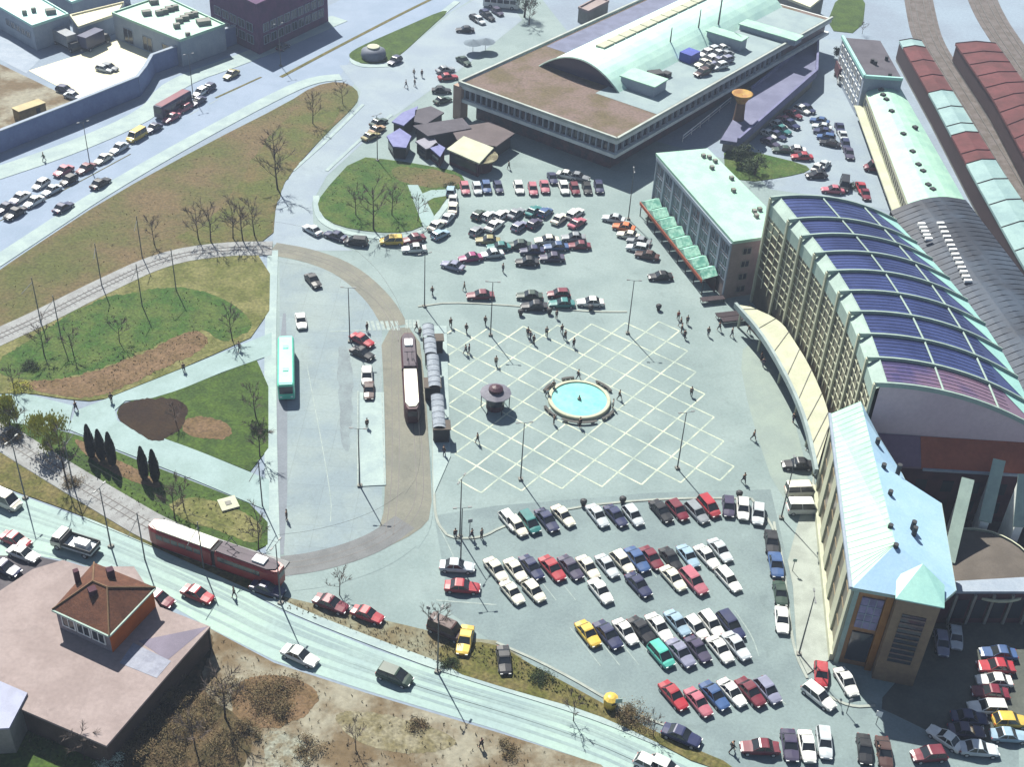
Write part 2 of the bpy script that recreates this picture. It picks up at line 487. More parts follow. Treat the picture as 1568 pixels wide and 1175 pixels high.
ground('dry_strip', [(110, 668), (150, 690), (240, 735), (250, 752), (190, 735), (130, 700)], SOILM, .139, sm=2)
grass('track_side_verge', [(-80, 640), (0, 686), (90, 738), (190, 798), (236, 826), (330, 858), (430, 898), (430, 926), (350, 890), (200, 823), (130, 792), (0, 745), (-80, 710)], GRASSO)
grass('lawn_by_kiosks', [(545, 240), (604, 246), (660, 255), (704, 264), (716, 284), (690, 294), (668, 330), (640, 352), (600, 358), (540, 352), (502, 340), (485, 318), (492, 298)], GRASSD)
ground('kiosk_lawn_brown', [(600, 252), (700, 266), (710, 282), (660, 290), (600, 276)], GRASSB, .135, sm=2)
grass('traffic_island', [(700, 6), (650, 50), (606, 92), (562, 100), (534, 90), (536, 78), (600, 50)], GRASSG, 2)
grass('road_verge', [(664, 985), (760, 985), (800, 1012), (860, 1044), (940, 1088), (1010, 1126), (1140, 1180), (1080, 1178), (990, 1130), (900, 1090), (790, 1060), (680, 1026)], GRASSO)
ground('verge_soil', [(425, 912), (520, 935), (620, 958), (690, 975), (760, 982), (800, 1008), (740, 1020), (680, 1024), (560, 986), (432, 932)], mat('dusty_verge', A(140, 128, 96), .95, A(160, 160, 136), .3, .25, 2, bump=.4), .04)
grass('back_lawn', [(1108, 226), (1150, 232), (1232, 252), (1242, 262), (1200, 272), (1140, 280), (1110, 262)], GRASSD)
grass('far_lawn', [(1284, -10), (1326, -10), (1320, 52), (1262, 46)], GRASSG)
ground('compound_yard', [(44, 108), (120, 84), (182, 58), (247, 88), (226, 112), (124, 151)], CREAMP, .04)
ground('compound_side_yard', [(-60, 40), (0, 50), (60, 92), (40, 112), (-60, 60)], GREYW, .036)
ground('compound_dirt', [(-60, 90), (0, 98), (120, 156), (70, 190), (-60, 236)], DIRT, .05)
ground('compound_strip', [(120, 160), (215, 115), (228, 128), (126, 170), (70, 195), (0, 226), (-60, 240), (-60, 226), (60, 186)], GRASSO, .07)

# pavements and kerbs
pv = MB()
for pts, wd in ([[(-60, 436), (0, 398), (62, 357), (165, 289), (310, 206), (430, 143), (480, 122), (522, 118)], 3.2],
                [[(-60, 284), (110, 228), (235, 172), (262, 128), (380, 88), (520, 28)], 5.0],
                [[(700, 2), (648, 44), (600, 66), (536, 86), (548, 102), (600, 100)], 1.6],
                [[(418, 384), (414, 500), (414, 640), (416, 760), (420, 905)], 1.8],
                [[(448, 262), (500, 216), (556, 160)], .7],
                [[(500, 262), (560, 206), (600, 176)], .7],
                [[(484, 300), (486, 330), (502, 346), (540, 360), (600, 366), (650, 358), (690, 305)], 1.2],
                [[(130, 790), (210, 822), (360, 888), (440, 932), (560, 980), (700, 1032), (900, 1092), (1010, 1138)], 1.2]):
    pv.strip(smoothline(GP(pts), 2), wd, .10, 0)
struct(pv.build('pavement', PAVE))
kb = MB()
for pts in ([(662, 545), (664, 640), (664, 760), (668, 800), (684, 820)], [(684, 820), (700, 826), (740, 824), (770, 806), (870, 778), (1010, 764), (1150, 764)],
            [(1150, 764), (1180, 800), (1198, 850), (1206, 930), (1216, 1000), (1236, 1040)], [(760, 985), (850, 1025), (960, 1090), (1040, 1120)],
            [(1185, 800), (1195, 870), (1207, 930)], [(640, 470), (700, 462), (900, 478), (960, 478)], [(1256, 1060), (1300, 1084), (1340, 1082)]):
    kb.strip(smoothline(GP(pts), 2), .35, .13, 0)
for a, b, z in ([(1206, 860), (1214, 900), (1220, 1000), (1236, 1034), (1272, 1010), (1256, 860), (1246, 730), (1225, 790)], 0, .15),:
    kb.prism(GP(a), 0, z)
struct(kb.build('kerbs', KERBC))
ground('station_forecourt', [(1160, 520), (1210, 620), (1236, 720), (1246, 800), (1190, 760), (1150, 640), (1130, 540)], mat('forecourt_paving', A(180, 198, 188), .85, A(168, 186, 180), .2, .06, 3), .024, sm=1)

# tram loop
LOOP = smoothline(GP([(-60, 545), (0, 516), (60, 489), (150, 443), (250, 396), (340, 382), (417, 381)]), 2)
struct(MB().strip(LOOP, 4.6, .16, 0).build('tram_track_bed', BALLAST))
LOOP2 = smoothline(GP([(417, 381), (470, 390), (530, 412), (580, 456), (606, 500)]), 2)
struct(MB().strip(LOOP2, 4.2, .034).build('tram_track_paving', TRACKC))
ground('tram_platform_lane', [(583, 505), (640, 500), (652, 600), (658, 700), (662, 790), (640, 815), (586, 842), (560, 850), (586, 800), (590, 745), (588, 600)], TRACKC, .036, sm=1)
LOOP3 = smoothline(GP([(620, 800), (585, 826), (540, 846), (480, 862), (430, 868)]), 2)
struct(MB().strip(LOOP3, 3.6, .038).build('tram_track_crossing', mat('dark_track_paving', A(150, 154, 156), .85, var=.12))) 
LOW = smoothline(GP([(-60, 624), (0, 668), (100, 730), (180, 778), (245, 816), (330, 848), (430, 880)]), 2)
struct(MB().strip(LOW, 4.6, .17, 0).build('tram_track_ballast', BALLAST))
rl = MB()
MAIN = smoothline(GP([(606, 500), (622, 540), (634, 600), (642, 700), (644, 770), (620, 806)]), 2)
MAIN2 = smoothline(GP([(606, 500), (604, 560), (606, 640), (606, 740), (596, 820)]), 2)
for L_ in (LOOP, LOW):
    for q in (-.5, .5): rl.strip(offset(resample(L_, 4), q), .10, .23, .17)
for L_ in (LOOP2, LOOP3, MAIN, MAIN2):
    for q in (-.5, .5): rl.strip(offset(resample(L_, 4), q), .10, .05, .03)
struct(rl.build('tram_rails', mat('rail_steel', (.11, .105, .10), .6, var=.2)))
sl = MB()
for L_ in (LOOP, LOW):
    for i, p in enumerate(resample(L_, .8)[:-1]):
        q = resample(L_, .8)[i + 1]
        sl.box((p[0], p[1], .165), (.22, 2.0, .05), math.atan2(q[1] - p[1], q[0] - p[0]))
struct(sl.build('tram_sleepers', mat('grey_sleepers', (.17, .17, .17), .9, var=.2)))

# paths
ground('park_path', [(416, 510), (416, 544), (340, 571), (275, 598), (232, 611), (192, 615), (176, 629), (180, 645), (205, 656), (300, 690), (412, 736), (412, 784), (300, 737), (180, 690), (104, 658), (116, 630), (180, 605), (300, 557)], PATHC, .11, 0)
ground('park_path_branch', [(-60, 606), (40, 604), (112, 622), (104, 660), (0, 648), (-60, 640)], PATHC, .10, 0)
ground('shortcut_path', [(624, 284), (640, 284), (664, 330), (664, 346), (648, 348)], PATHC, .15)
ground('shortcut_path_branch', [(640, 300), (660, 292), (700, 290), (700, 298), (664, 304), (646, 314)], PATHC, .148)
ground('traffic_refuge', [(551, 602), (588, 602), (591, 744), (552, 746)], PAVE, .14, 0)
ground('tram_platform', [(646, 500), (684, 500), (690, 700), (664, 760), (662, 640)], PAVE, .14, 0)

# painted grid on the plaza
gl = MB()
x0, y0, yw, D = -3.27774637, -23.1691, -0.16582928, 5.66
def lat(a, b):
    c, s = math.cos(yw), math.sin(yw)
    return (D * (c * (a - x0) + s * (b - y0)), D * (-s * (a - x0) + c * (b - y0)))
for k in range(8):
    for j in range(7):
        a = lat(k - .5, j + .5)
        for kk, jj in ((k - 1, j), (k, j), (k - 1, j + 1), (k, j + 1)):
            if 0 <= kk <= 6:
                gl.strip([a, lat(kk, jj)], .24, .03 if (kk < k) == (jj == j) else .034)
struct(gl.build('plaza_grid_lines', LINE))

# other markings
mk = MB()
def dash(px, wd=.15, z=.042): mk.strip(smoothline(GP(px), 2), wd, z)
for i in range(16):                                      # lower car park stall lines
    for (bx, by, n, ln) in ((748, 862, 13, 36), (772, 895, 4, 34), (873, 962, 5, 75)):
        if i < n: dash([(bx + i * 29.4, by - i * .6), (bx + i * 29.4 + ln * .62, by - i * .6 + ln * .78)], .12)
dash([(1125, 936), (1152, 975), (1162, 1006)], .14)
dash([(1176, 1058), (1204, 1080)], .14)
for i in range(7): dash([(562 + i * 7.4, 492), (566 + i * 7.4, 506)], .5)      # zebra at the tram stop
for i in range(4): dash([(622 + i * 6, 490), (623 + i * 6, 503)], .45)
dash([(505, 508), (560, 506)], .3)
dash([(700, 868), (690, 842), (668, 800)], .12)
dash([(548, 600), (548, 745)], .2, .15)
dash([(585, 603), (589, 742)], .2, .15)
dash([(470, 560), (508, 760), (506, 800)], .12)
dash([(668, 920), (760, 927)], .2)
for i in range(12):
    dash([(20 + i * 30, 320 - i * 16), (34 + i * 30, 312 - i * 16)], .15)
for k in (0, 1):
    pass
struct(mk.build('road_markings', WLINE))
ws_ = MB()
UP = [(-60, 722), (0, 752), (130, 800), (200, 830), (350, 897), (430, 942), (560, 995), (680, 1038), (800, 1072), (900, 1103), (1000, 1148), (1090, 1190)]
LO = [(-60, 846), (0, 848), (100, 866), (200, 898), (320, 956), (420, 1004), (560, 1050), (680, 1088), (760, 1112), (900, 1160), (960, 1186), (1020, 1220)]
for t_, wd in ((.10, .5), (.22, .35), (.30, .45), (.52, .35), (.60, .5), (.84, .4)):
    ws_.strip(smoothline(GP([(a[0] + (b[0] - a[0]) * t_, a[1] + (b[1] - a[1]) * t_) for a, b in zip(UP, LO)]), 2), wd, .036)
struct(ws_.build('tyre_worn_tracks', mat('tyre_worn_surface', A(166, 192, 194), .8, A(182, 208, 204), .12, .08, 2)))
dk = MB()
for px, wd in ([(430, 118), (520, 70), (640, 8), (700, -20)], .9), ([(330, 150), (400, 118)], .5), ([(-40, 356), (60, 312), (200, 236)], .2):
    dk.strip(smoothline(GP(px), 2), wd, .07, 0)
struct(dk.build('median_strip', GRASSO))

# ------------------------------------------------------------------ buildings
def vadd(a, b, k=1.0): return (a[0] + b[0] * k, a[1] + b[1] * k)
def unit(a, b):
    l = math.hypot(b[0] - a[0], b[1] - a[1])
    return ((b[0] - a[0]) / l, (b[1] - a[1]) / l), l
def bx3(mb, o, u, n, s0, s1, d0, d1, z0, z1, mi=0):
    "box in wall coordinates: s along u from o, d along outward normal n"
    P4 = [vadd(vadd(o, u, s), n, d) for s, d in ((s0, d0), (s1, d0), (s1, d1), (s0, d1))]
    return mb.prism(P4, z0, z1, mi, True)

def windows(parent, o, u, n, L, cols, rows, w_, h_, z0, dz, mg=1.2, frame=CONC, glassm=WGL, d=.06, pane=True):
    "each window: frame with its glazing"
    for r in range(rows):
        for c in range(cols):
            s = mg + (L - 2 * mg) * (c + .5) / cols
            z = z0 + r * dz
            f = MB()
            for a, b, e, g in ((-w_ / 2 - .12, -w_ / 2, z - .12, z + h_ + .12), (w_ / 2, w_ / 2 + .12, z - .12, z + h_ + .12),
                               (-w_ / 2, w_ / 2, z - .12, z), (-w_ / 2, w_ / 2, z + h_, z + h_ + .12), (-.05, .05, z, z + h_)):
                bx3(f, o, u, n, s + a, s + b, .01, .12, e, g)
            fo = f.build('window', frame, parent)
            p = MB()
            bx3(p, o, u, n, s - w_ / 2, s + w_ / 2, .003, d, z, z + h_)
            p.build('pane', glassm, fo)

# --- main station hall on a concave arc
FAC = [(39.7, 184.9), (41.65, 178), (43.0, 173.2), (44.3, 168.3), (45.4, 163.3), (46.3, 158), (46.95, 152.8), (47.3, 147.4), (47.4, 141.9), (47.35, 136.2)]
NRM = []
for i in range(10):
    (t, _) = unit(FAC[max(i - 1, 0)], FAC[min(i + 1, 9)])
    NRM.append((-t[1], t[0]))                     # pointing away from the square (+x)
HW = 24.0
def hz(w_): return 20 + .06 * w_ - .0135 * w_ * w_
def hp(i, w_, dz=0.0):
    p = vadd(FAC[i], NRM[i], w_)
    return (p[0], p[1], hz(max(w_, 0)) + dz)
hall = thing('station_hall', 'tall railway station hall with arched blue glass roof and ribbed glass front', 'station hall', (FAC[5][0], FAC[5][1], 0))
rb = MB(); 
ws = [1.6 + (HW * .8 - 1.6) * k / 10 for k in range(11)]
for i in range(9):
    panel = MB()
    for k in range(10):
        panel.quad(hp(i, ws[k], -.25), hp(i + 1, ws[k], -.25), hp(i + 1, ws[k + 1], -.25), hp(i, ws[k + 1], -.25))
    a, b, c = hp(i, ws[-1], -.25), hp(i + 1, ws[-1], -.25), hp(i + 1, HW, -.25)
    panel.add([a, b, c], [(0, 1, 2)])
    pn = panel.build('roof_glazing', BLUEGL if i < 8 else mat('mauve_reflection_glazing', (.15, .095, .14), .35, (.05, .045, .12), .12, .1, 3, spec=.3), hall, True)  # last bay: pinkish reflection painted into the glass colour
    for k in (0, 1, 2):                           # pale purlins
        br = MB()
        wq = (1.7, 9.3, 17.2)[k]
        a, b = hp(i, wq, -.12), hp(i + 1, wq, -.12)
        br.tube([a, b], .15 if k else .1, 4)
        br.build('purlin', MINTW, pn)
    gb_ = MB()
    for f in (.14, .28, .43, .57, .72, .86):
        gb_.tube([tuple(Vector(hp(i, w_, -.2)).lerp(Vector(hp(i + 1, w_, -.2)), f)) for w_ in ws], .035, 3)
    gb_.build('glazing_bars', mat('blue_black_bar', (.02, .022, .05), .5, var=.2), pn)
    tr = MB()
    tr.add([hp(i, ws[-1] + .05, -.2), hp(i + 1, HW, -.2), hp(i, HW, -.2)], [(0, 1, 2)])
    tr.build('eave_sheet', MINTB, hall)
    # mint fascia with sloping top above the glazed bay
    fs = MB()
    bl, brr = vadd(FAC[i], NRM[i], .12), vadd(FAC[i + 1], NRM[i + 1], .12)
    tl, trr = hp(i, 1.7, -.1), hp(i + 1, 1.7, -.1)
    ml, mr_ = (*bl, 19.0), (*brr, 19.0)
    fs.quad((*bl, 16.9), (*brr, 16.9), mr_, ml)
    fs.quad(ml, mr_, trr, tl)
    fs.build('fascia_panel', MINTW, hall)
    # glazing and its lattice
    gz = MB()
    gl_, gr_ = vadd(FAC[i], NRM[i], .2), vadd(FAC[i + 1], NRM[i + 1], .2)
    gz.quad((*gl_, 0), (*gr_, 0), (*gr_, 16.9), (*gl_, 16.9))
    go = gz.build('front_glazing', BROWNGL, hall)
    lt = MB()
    u, L = unit(gl_, gr_)
    nn = (-NRM[i][0], -NRM[i][1])
    for k in range(1, 9): bx3(lt, gl_, u, nn, 0, L, .002, .10, 4.2 + k * 1.5 - .075, 4.2 + k * 1.5 + .075)
    for k in range(1, 3): bx3(lt, gl_, u, nn, L * k / 3 - .06, L * k / 3 + .06, .004, .12, 4.2, 16.9)
    lt.build('mullions', CREAM, go)
for i in range(10):
    rbm = MB()
    nn = (-NRM[i][0], -NRM[i][1])
    u = (-NRM[i][1], NRM[i][0])
    bx3(rbm, FAC[i], u, nn, -.24, .24, -.25, .14, 0, 19.95)
    rbm.build('facade_rib', CREAM, hall)
    r2 = MB()
    n_ = 14
    for k in range(n_):
        wa, wb = HW * k / n_, HW * (k + 1) / n_
        A4 = []
        for wq in (wa, wb):
            p = hp(i, wq)
            A4.append([(p[0] - u[0] * .14, p[1] - u[1] * .14), (p[0] + u[0] * .14, p[1] + u[1] * .14), p[2]])
        (a, b, za), (c, d, zb) = A4
        r2.quad((*a, za + .22), (*c, zb + .22), (*d, zb + .22), (*b, za + .22))
        r2.quad((*a, za - .5), (*c, zb - .5), (*c, zb + .22), (*a, za + .22))
        r2.quad((*b, za + .22), (*d, zb + .22), (*d, zb - .5), (*b, za - .5))
    r2.build('roof_rib', MINTW, hall)
wl = MB()
back = [vadd(FAC[i], NRM[i], HW - .1) for i in range(10)]
for i in range(9): wl.quad((*back[i + 1], 0), (*back[i], 0), (*back[i], hz(HW) - .3), (*back[i + 1], hz(HW) - .3))
for i, sgn in ((0, 1), (9, -1)):
    for k in range(12):
        p, q = vadd(FAC[i], NRM[i], .8 + (HW - .8) * k / 12), vadd(FAC[i], NRM[i], .8 + (HW - .8) * (k + 1) / 12)
        za, zb = hz(.8 + (HW - .8) * k / 12) - .3, hz(.8 + (HW - .8) * (k + 1) / 12) - .3
        qd = [(*p, 0), (*q, 0), (*q, zb), (*p, za)]
        wl.quad(*(qd if sgn < 0 else qd[::-1]))
wl.build('wall', mat('rosy_beige_render', (.52, .42, .44), .8, (.48, .38, .41), .2, .05, 2), hall)

# --- curved entrance terrace in front of the hall
CO = GP([(1126, 466), (1165, 510), (1195, 560), (1220, 610), (1236, 655), (1246, 700), (1250, 722)], 4.4)
CI = GP([(1150, 470), (1195, 490), (1215, 520), (1240, 560), (1262, 610), (1272, 645), (1268, 660)], 4.4)
CO, CI = resample(smoothline(CO, 2), 2.5), smoothline(CI, 2)
tc = thing('entrance_canopy', 'curved cream concrete canopy along the foot of the station hall', 'canopy', (*CO[len(CO) // 2], 0))
poly = CO + CI[::-1]
MB().prism(poly, 4.0, 4.4, 0, True).build('canopy_slab', CREAM, tc)
mbf = MB().strip(CO, .5, 4.75, 3.8)
mbf.build('fascia', mat('pale_blue_fascia', A(196, 216, 216), .7, var=.05), tc)
sm = MB()
for i in range(2, len(CO) - 2, 3):
    j = min(len(CI) - 1, int(i / len(CO) * len(CI)))
    sm.tube([(*CO[i], 4.42), (*CI[j], 4.42)], .09, 4)
sm.build('roof_seam', CONC, tc)
for i in range(1, len(CO) - 1, 4):
    p = vadd(CO[i], (.9, .25))
    MB().tube([(*p, 0), (*p, 4.0)], .22, 8).build('column', CREAM, tc)
ins = offset(CO, -2.6) if True else CO
if (ins[3][0] - CO[3][0]) < 0: ins = offset(CO, 2.6)
dw = MB()
for i in range(len(ins) - 1):
    dw.quad((*ins[i], 0), (*ins[i + 1], 0), (*ins[i + 1], 4.0), (*ins[i], 4.0))
dw.build('shop_front', mat('dark_shop_front', A(90, 50, 50), .4, A(40, 30, 34), .8, .2, 2), tc)

# --- left (far) wing
LW = [(24.2, 214.8), (35.0, 185.2), (40.6, 187.4), (41.6, 197.5), (33.6, 217.9)]
lw = thing('station_wing', 'four storey pale station wing with flat mint roof and green glazed canopy', 'station wing', (*LW[1], 0))
wmb = MB().prism(LW, 0, 11.0)
wmb.build('wall', mat('pinkish_grey_render', A(190, 176, 172), .85, A(176, 162, 160), .4, .07, 2), lw)
cx = sum(p[0] for p in LW) / 5; cy = sum(p[1] for p in LW) / 5
big = [(cx + (x - cx) * 1.04, cy + (y - cy) * 1.02) for x, y in LW]
rfo = MB().prism(big, 11.0, 11.55, 0, True).build('roof', MINT, lw)
for px in ((1077, 240), (1086, 242), (1095, 248), (1090, 258), (1120, 274), (1123, 293), (1155, 325), (1163, 322), (1158, 332)):
    p = G(*px, 11.6)
    MB().box((*p, 11.85), (.7, .7, .6), .35).build('roof_vent', CONC, rfo)
u, L = unit(LW[0], LW[1])
n = (u[1], -u[0])
if n[0] > 0: n = (-n[0], -n[1])
pl = 8
for k in range(pl + 1):
    p = MB(); bx3(p, LW[0], u, n, L * k / pl - .3 if k else 0, L * k / pl + .3 if k < pl else L - .01, 0, .22, 0, 10.4)
    p.build('pilaster', GREYW, lw)
b = MB(); bx3(b, LW[0], u, n, 0, L - .02, .003, .35, 10.4, 11.0); b.build('cornice', GREYW, lw)
for k in range(pl):
    o = vadd(LW[0], u, L * k / pl + .4)
    windows(lw, o, u, n, L / pl - .8, 2, 3, 1.0, 1.75, 3.4, 2.4, .1, GREYW)
u2, L2 = unit(LW[1], LW[2])
n2 = (u2[1], -u2[0])
windows(lw, LW[1], u2, n2, L2, 1, 4, 1.4, 1.1, 1.0, 2.5, 1.5, CONC)
# green glazed canopy at its foot
cl = [vadd(LW[0], u, 2), vadd(LW[0], u, L - 2)]
cpn = thing('glazed_canopy', 'row of pale green glazed canopy panels along the foot of the far station wing', 'canopy', (*vadd(cl[0], n, 2), 0))
NP = 8
for k in range(NP):
    a, c = vadd(cl[0], u, (L - 4) * k / NP + .1), vadd(cl[0], u, (L - 4) * (k + 1) / NP - .1)
    a0, c0, a1, c1 = vadd(a, n, .5), vadd(c, n, .5), vadd(a, n, 3.3), vadd(c, n, 3.3)
    m_ = vadd(((a0[0] + c0[0]) / 2, (a0[1] + c0[1]) / 2), n, 0)
    m1 = ((a1[0] + c1[0]) / 2, (a1[1] + c1[1]) / 2)
    g_ = MB()
    g_.quad((*a0, 3.5), (*a1, 3.1), (*m1, 4.1), (*m_, 4.4)).quad((*m_, 4.4), (*m1, 4.1), (*c1, 3.1), (*c0, 3.5))
    g_.add([(*a1, 3.1), (*c1, 3.1), (*m1, 4.1)], [(0, 1, 2)])
    g_.build('canopy_panel', [mat('pale_green_glazing', A(196, 246, 224, 1.6), .4, A(120, 190, 170, 1.6), 1.2, .12, 3)], cpn)
for k in range(NP + 1):
    p = vadd(vadd(cl[0], u, (L - 4) * k / NP), n, 3.1)
    MB().tube([(*p, 0), (*p, 3.1)], .1, 6).build('post', DARK, cpn)
b = MB(); bx3(b, cl[0], u, n, 0, L - 4, 3.35, 3.5, 2.5, 3.1); b.build('edge_beam', RWOOD, cpn)
b = MB(); bx3(b, cl[0], u, n, 0, L - 4, .62, .7, .1, 3.0); b.build('shop_front', MATS['dark_shop_front'], cpn)

# --- near wing with hipped mint roof
NW = [(43.6, 137.0), (41.0, 106.0), (49.4, 104.4), (51.4, 106.5), (53.4, 120), (50.2, 122.2), (49.8, 125.6), (48.2, 132.4), (47.0, 137.0)]
nw = thing('station_wing', 'near station wing with hipped mint metal roof and row of tall arched bays', 'station wing', (*NW[1], 0))
MB().prism(NW, 0, 13.4).build('wall', STONE, nw)
eave = [(43.05, 137.2), (40.3, 104.9), (50.0, 103.2), (52.3, 105.5), (54.0, 120.4), (50.6, 122.4), (50.2, 125.6), (48.7, 132.6), (47.2, 137.2)]
rd0, rd1 = (46.5, 137.2), (45.7, 110.0)
rf = MB()
ZE, ZR = 13.8, 16.2
rf.quad((*eave[0], ZE), (*eave[1], ZE), (*rd1, ZR), (*rd0, ZR))
E_ = eave
ro = rf.build('roof', MINT, nw)
rf = MB()
rf.add([(*E_[1], ZE), (*E_[2], ZE), (*E_[3], ZE), (*rd1, ZR)], [(0, 1, 3), (1, 2, 3)])
rr = [(rd0[0] + (rd1[0] - rd0[0]) * t, rd0[1] + (rd1[1] - rd0[1]) * t) for t in (0, .12, .33, .45, .55, 1)]
bk = [E_[8], E_[7], E_[6], E_[5], E_[4], E_[3]]
for k in range(5): rf.quad((*rr[k], ZR), (*rr[k + 1], ZR), (*bk[k + 1], ZE), (*bk[k], ZE))
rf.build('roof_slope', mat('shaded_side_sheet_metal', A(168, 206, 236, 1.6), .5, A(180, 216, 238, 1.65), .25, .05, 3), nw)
sb = MB()
for k in range(31):
    t = k / 31
    a = (E_[0][0] + (E_[1][0] - E_[0][0]) * t, E_[0][1] + (E_[1][1] - E_[0][1]) * t)
    c = (rd0[0] + (rd1[0] - rd0[0]) * min(1, t * 1.18), rd0[1] + (rd1[1] - rd0[1]) * min(1, t * 1.18))
    sb.tube([(*a, ZE + .02), (*c, ZR + .02)], .02, 4)
sb.build('standing_seam', MINT, ro)
sf = MB().prism([(x + (x - 46) * .01, y) for x, y in eave], 13.3, 13.78, 0, True)
sf.build('eaves', MINTW, nw)
gt = MB(); gt.strip([(eave[0][0] - .2, eave[0][1]), (eave[1][0] - .2, eave[1][1])], .35, 13.9, 13.5); gt.build('gutter', GREYW, nw)
for px in ((1343, 680), (1352, 719), (1362, 760), (1362, 812), (1370, 842), (1376, 720), (1398, 807), (1400, 816)):
    p = G(*px, 15.6)
    MB().tube([(*p, 14.6), (*p, 16.5)], .32, 8).build('roof_vent', DARK, ro)
u, L = unit(NW[0], NW[1])
n = (u[1], -u[0])
if n[0] > 0: n = (-n[0], -n[1])
NB = 6
for k in range(NB + 1):
    p = MB(); bx3(p, NW[0], u, n, L * k / NB - 1.1 if k else .01, L * k / NB + 1.1 if k < NB else L - .01, .0, .3, 0, 13.2)
    p.build('pilaster', CREAM, nw)
for k in range(NB):
    p = MB(); bx3(p, NW[0], u, n, L * k / NB + 1.11, L * (k + 1) / NB - 1.11, .003, .08, 1.2, 12.2)
    g_ = p.build('tall_window', BROWNGL, nw)
    for z in (4.2, 7.2, 10.0):
        q = MB(); bx3(q, NW[0], u, n, L * k / NB + 1.12, L * (k + 1) / NB - 1.12, .082, .12, z - .1, z + .1)
        q.build('transom', STONE, g_)
b = MB(); bx3(b, NW[0], u, n, 0, L, .003, .6, 0, 1.1); b.build('plinth', CREAM, nw)
# end front of the near wing
u, L = unit(NW[1], NW[2])
n = (u[1], -u[0])
if n[1] > 0: n = (-n[0], -n[1])
b = MB(); bx3(b, NW[1], u, n, .02, .55, .003, .35, 0, 13.2); b.build('corner_pier', MINTW, nw)
b = MB(); bx3(b, NW[1], u, n, 1.1, 3.6, .003, .2, 6.6, 11.6); w_ = b.build('tall_window', mat('lilac_reflecting_glass', A(140, 134, 176, 1.4), .3, A(106, 102, 140, 1.4), .6, .1, 2, spec=.6), nw)
q = MB()
for z in (7.8, 9.0, 10.3): bx3(q, NW[1], u, n, 1.1, 3.6, .205, .26, z - .05, z + .05)
for s in (1.95, 2.8): bx3(q, NW[1], u, n, s - .05, s + .05, .21, .28, 6.6, 11.6)
q.build('glazing_bars', GREYW, w_)
b = MB(); bx3(b, NW[1], u, n, 1.1, 3.6, .003, .25, 1.0, 5.8); b.build('lower_window', WGL, nw)
bay = MB(); bx3(bay, NW[1], u, n, 4.6, 9.4, -.5, 1.6, 0, 13.9)
bo = bay.build('projecting_bay', mat('brown_stone', (.19, .135, .085), .8, (.15, .105, .07), .4, .08, 2), nw)
bx_ = [vadd(vadd(NW[1], u, s), n, d) for s, d in ((4.3, 1.9), (9.7, 1.9), (9.7, -1.2), (4.3, -1.2))]
apx = vadd(vadd(NW[1], u, 7.0), n, -2.6)
pr = MB()
pr.add([(*bx_[0], 14.06), (*bx_[1], 14.06), (*bx_[2], 14.6), (*bx_[3], 14.6), (*apx, 16.0)], [(0, 1, 4), (1, 2, 4), (3, 0, 4)])
pr.prism(bx_, 13.9, 14.04, 0, True)
pr.build('bay_roof', MINTB, bo)
b = MB(); bx3(b, NW[1], u, n, 5.6, 8.3, 1.603, 1.7, 3.6, 11.6); g_ = b.build('tall_window', WGL, bo)
q = MB()
for k in range(9): bx3(q, NW[1], u, n, 5.6, 8.3, 1.703, 1.8, 4.2 + k * .85, 4.42 + k * .85)
q.build('louvre_bars', RBROWN, g_)
b = MB(); bx3(b, NW[1], u, n, .56, 3.68, .001, .0025, 0, 13.2); b.build('end_shade_sheet', mat('brown_shade_and_glow', (.20, .12, .07), .7, (.30, .15, .06), .18, .1, 2), nw)  # added thin sheet: the wall's brown shade and orange glow are its colour
b = MB(); bx3(b, NW[1], u, n, 3.7, 4.5, .003, .5, 0, 13.0); b.build('stone_pier', STONEB, nw)

# --- low block, fins, drum and yard wall behind the near wing
lb = thing('rear_block', 'rear block with red brown roof leaning on the end gable of the hall', 'building', (64, 133, 0))
def leanto(x0_, x1_, m, nm):
    q = MB()
    q.add([(x0_, 136.0, 11.8), (x1_, 136.0, 11.8), (x1_, 132.6, 9.2), (x0_, 132.6, 9.2), (x0_, 132.6, 8.9), (x1_, 132.6, 8.9), (x0_, 136.0, 8.9), (x1_, 136.0, 8.9)],
          [(0, 3, 2, 1), (3, 4, 5, 2), (0, 6, 4, 3), (1, 2, 5, 7)])
    return q.build(nm, m, lb)
leanto(55.3, 92, RWOOD, 'roof')
leanto(47.6, 55.26, mat('mauve_sheet_roof', A(166, 136, 158), .7, A(150, 124, 146), .2, .06, 2), 'mauve_roof')
MB().prism([(47.6, 135.9), (47.6, 132.9), (92, 132.9), (92, 135.9)], 0, 8.88).build('wall', BRICK, lb)
MB().box((73.5, 132.45, 8.95), (36, .25, .35)).build('gutter', GREYW, lb)
for k in range(9):
    for z in (1.6, 5.0): MB().box((56 + k * 3.6, 132.86, z + .9), (1.5, .06, 1.9)).build('window', WGL, lb)
